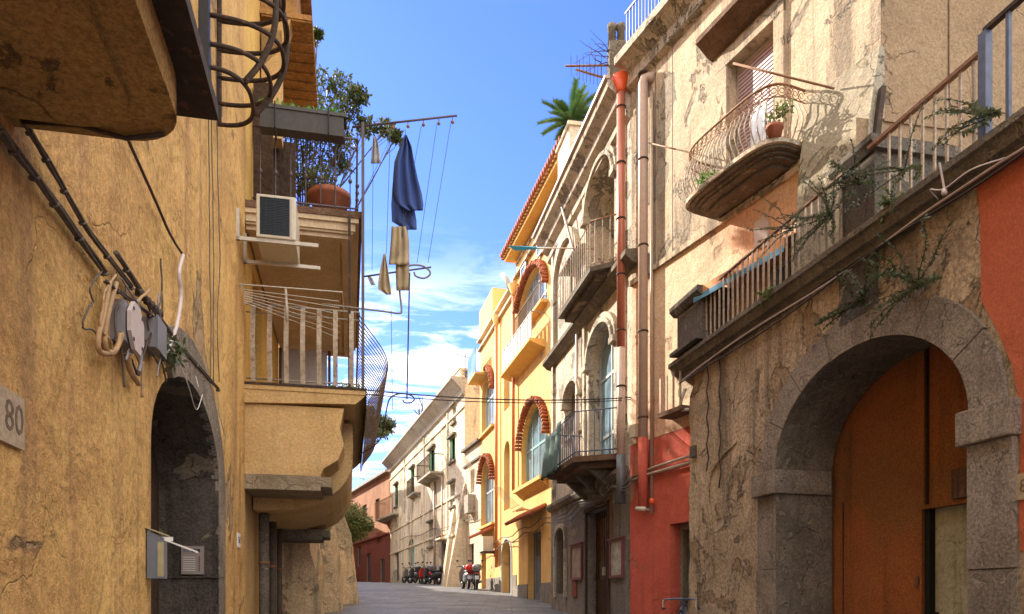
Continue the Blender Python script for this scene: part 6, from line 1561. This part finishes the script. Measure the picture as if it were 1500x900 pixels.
# ================================================================== wires over the street, wall cables, lamps
def wires():
    a = F_inv(FL, Vector((0, 0, 0)))
    for i, (y0, y1, y2, lab) in enumerate(((571, 583, 582, 'upper of two dark wires spanning the street'), (577, 586, 585, 'lower of two dark wires spanning the street'))):
        A = ypx(530, y0, 12.3); B_ = ypx(930, y2, 15.6); pts = []
        for k in range(25):
            t = k/24; p = A.lerp(B_, t); p.z -= .32*4*t*(1-t)*.35; pts.append(p)
        MB().tube(pts, .012 if i == 0 else .009, 5).build('overhead_wire', M['blackiron'], None, lab, 'wire')
    m = MB(); m.tube([ypx(930, 582, 15.55), ypx(955, 600, 15.0), ypx(985, 640, 14.3), ypx(1012, 672, 13.7)], .014, 5); m.build('overhead_wire', M['cable'], None, 'grey wire slanting down across the cream house to the tuff wall', 'wire')
    F = F1
    for i, (p, r, lab) in enumerate(((((925, 700), (960, 684), (1010, 668)), .028, 'upper grey pipe crossing the coral red wall'), (((925, 705), (950, 695), (1010, 678)), .03, 'lower grey pipe crossing the coral red wall'))):
        m = MB(F); m.tube([(F.hit(x, y, .1)[0], .1, F.hit(x, y, .1)[1]) for x, y in p], r, 8); m.build('conduit', M['tanpipe'], None, lab, 'conduit')
    F = F2; q = random.Random(5)
    for i in range(3):
        pts = []
        for k in range(13):
            x = 925-k*9.5; y = 700+(925-x)*.50+i*7+5*math.sin(k*1.3+i)+q.uniform(-2, 2)
            s, z = F.hit(x, y, .2); pts.append((s, .2+.02*i, z))
        m = MB(F); m.tube(pts, .02-.004*i, 6); m.build('cable', M['cable'], None, ['top', 'middle', 'bottom'][i]+' one of three cables sagging along the grey palace ground floor', 'cable', 'cables on the palace ground floor')
    F = F3
    for i in range(2):
        pts = []
        for k in range(15):
            x = 815-k*8; y = 752+(815-x)*.48+i*9+3*math.sin(k*1.7+i); s, z = F.hit(x, y, .2); pts.append((s, .2, z))
        m = MB(F); m.tube(pts, .02, 5); m.build('cable', M['cable'], None, ['upper', 'lower'][i]+' cable sagging across the yellow house fronts above the canopies', 'cable', 'cables on the yellow houses')
    F = F4
    pts = []
    for k in range(20):
        x = 700-k*6; y = 757-(700-x)*-.30+2*math.sin(k); s, z = F.hit(x, y, .15); pts.append((s, .15, z))
    m = MB(F); m.tube(pts, .025, 5); m.build('cable', M['cable'], None, 'cable running along the long cream house above its doors', 'cable')
    # camera, warning lamp, white box on the red wall
    F = F1; s, z = F.hit(944, 746, .15)
    m = MB(F); m.tube([(s-.1, .2, z-.01), (s+.14, .24, z+.02)], .045, 10); m.box(s-.01, s+.02, 0, .2, z-.02, z+.02); cam = m.build('security_camera', M['acwhite'], None, 'small white security camera on the coral red wall', 'camera')
    s, z = F.hit(955, 735, .12); m = MB(F); m.lathe((s, .12, z-.06), [(.03, 0), (.06, .03), (.05, .1), (.02, .13)], 12); m.build('beacon_lamp', M['redfunnel'], None, 'small orange beacon on the coral red wall above the camera', 'beacon')
    s, z = F.hit(930, 632, .05); m = MB(F); m.box(s-.1, s+.1, .02, .12, z-.13, z+.13); m.build('meter_box', M['acwhite'], None, 'small white meter box above the corner of the coral red wall', 'meter box')
    F = F2; q = random.Random(11); m = MB(F)
    for k in range(7):
        s0, z0 = F.hit(890+q.uniform(-15, 20), 700+q.uniform(-10, 15), .2); pts = []
        for j in range(9): t = j/8; pts.append((s0-.4+.9*t+q.uniform(-.05, .05), .15+.15*math.sin(t*3), z0-.35*math.sin(t*3.14)+q.uniform(-.06, .06)))
        m.tube(pts, .012, 5)
    m.build('cable_tangle', M['cable'], None, 'tangle of grey cables hanging under the lower palace balcony', 'cables')
wires()

# ================================================================== sky, sun, camera
CLD = (9.5, 10., 11.3)
AZ = math.radians(-50.0); EL = math.radians(31.0)
sc_ = bpy.context.scene
w = bpy.data.worlds.new('World'); sc_.world = w; w.use_nodes = True
T = NT(w.node_tree); bg = T.N['Background']
sky = T.n('ShaderNodeTexSky', sky_type='NISHITA', sun_disc=False, sun_elevation=EL, sun_rotation=AZ, air_density=1.0, dust_density=.3, ozone_density=3.0, altitude=0.)
g = T.n('ShaderNodeTexCoord').outputs['Generated']
sx = T.n('ShaderNodeSeparateXYZ', i={0: g})
zz = T.math('MAXIMUM', sx.outputs[2], .03)
pl = T.n('ShaderNodeCombineXYZ', i={0: T.math('DIVIDE', sx.outputs[0], zz), 1: T.math('DIVIDE', sx.outputs[1], zz), 2: 0.}).outputs[0]
n1 = T.noise(T.map(pl, (.9, 1.5, 1), (3.1, .7, 0)), 2.3, 9, .62, .5)
n2 = T.noise(T.map(pl, (.35, .35, 1), (1.7, 4.2, 0)), 1., 3, .5)
cl = T.math('MULTIPLY', T.ramp(n1, .44, .60), T.ramp(n2, .26, .48))
lowm = T.math('MULTIPLY', T.ramp(sx.outputs[2], .47, .28), T.ramp(sx.outputs[2], .01, .06))
cl = T.math('MULTIPLY', cl, lowm)
tint = T.mix(1., sky.outputs[0], (.68, .84, 1.6), 'MULTIPLY')
col = T.mix(T.math('MULTIPLY', cl, .9), tint, CLD)
up = T.math('MAXIMUM', T.ramp(sx.outputs[2], .62, .74), T.math('MULTIPLY', T.ramp(sx.outputs[1], .25, -.05), T.ramp(sx.outputs[2], -.02, .1)))  # added cloud cover out of view, overhead and behind camera, to brighten the shade
n3 = T.noise(T.map(g, (1, 1, 1), (2, 5, 1)), 2.2, 8, .6)
col = T.mix(T.math('MULTIPLY', up, T.ramp(n3, .30, .50)), col, (CLD[0]*1.5, CLD[1]*1.37, CLD[2]*1.14))
T.L.new(col, bg.inputs[0]); bg.inputs[1].default_value = .09
sun = bpy.data.lights.new('sun', 'SUN'); sun.energy = 4.7; sun.angle = math.radians(.5); sun.color = (1., .90, .76)
so = bpy.data.objects.new('sun', sun); C.objects.link(so)
d = Vector((math.sin(AZ)*math.cos(EL), math.cos(AZ)*math.cos(EL), math.sin(EL)))
so.rotation_euler = d.to_track_quat('Z', 'Y').to_euler(); so.location = d*60
cam = bpy.data.cameras.new('camera'); co = bpy.data.objects.new('camera', cam); C.objects.link(co)
cam.sensor_width = 36; cam.lens = FPX/1500*36; cam.shift_y = (HZ-450)/1500; cam.shift_x = 0
co.location = (0, 0, EYE); co.rotation_euler = (math.pi/2, 0, 0); cam.clip_start = .05; cam.clip_end = 2000
sc_.camera = co
vs = sc_.view_settings; vs.view_transform = 'Standard'; vs.look = 'None'; vs.gamma = 1; vs.use_curve_mapping = False; vs.exposure = 1.42
sc_.cycles.max_bounces = 8; sc_.cycles.diffuse_bounces = 5; sc_.cycles.use_denoising = True
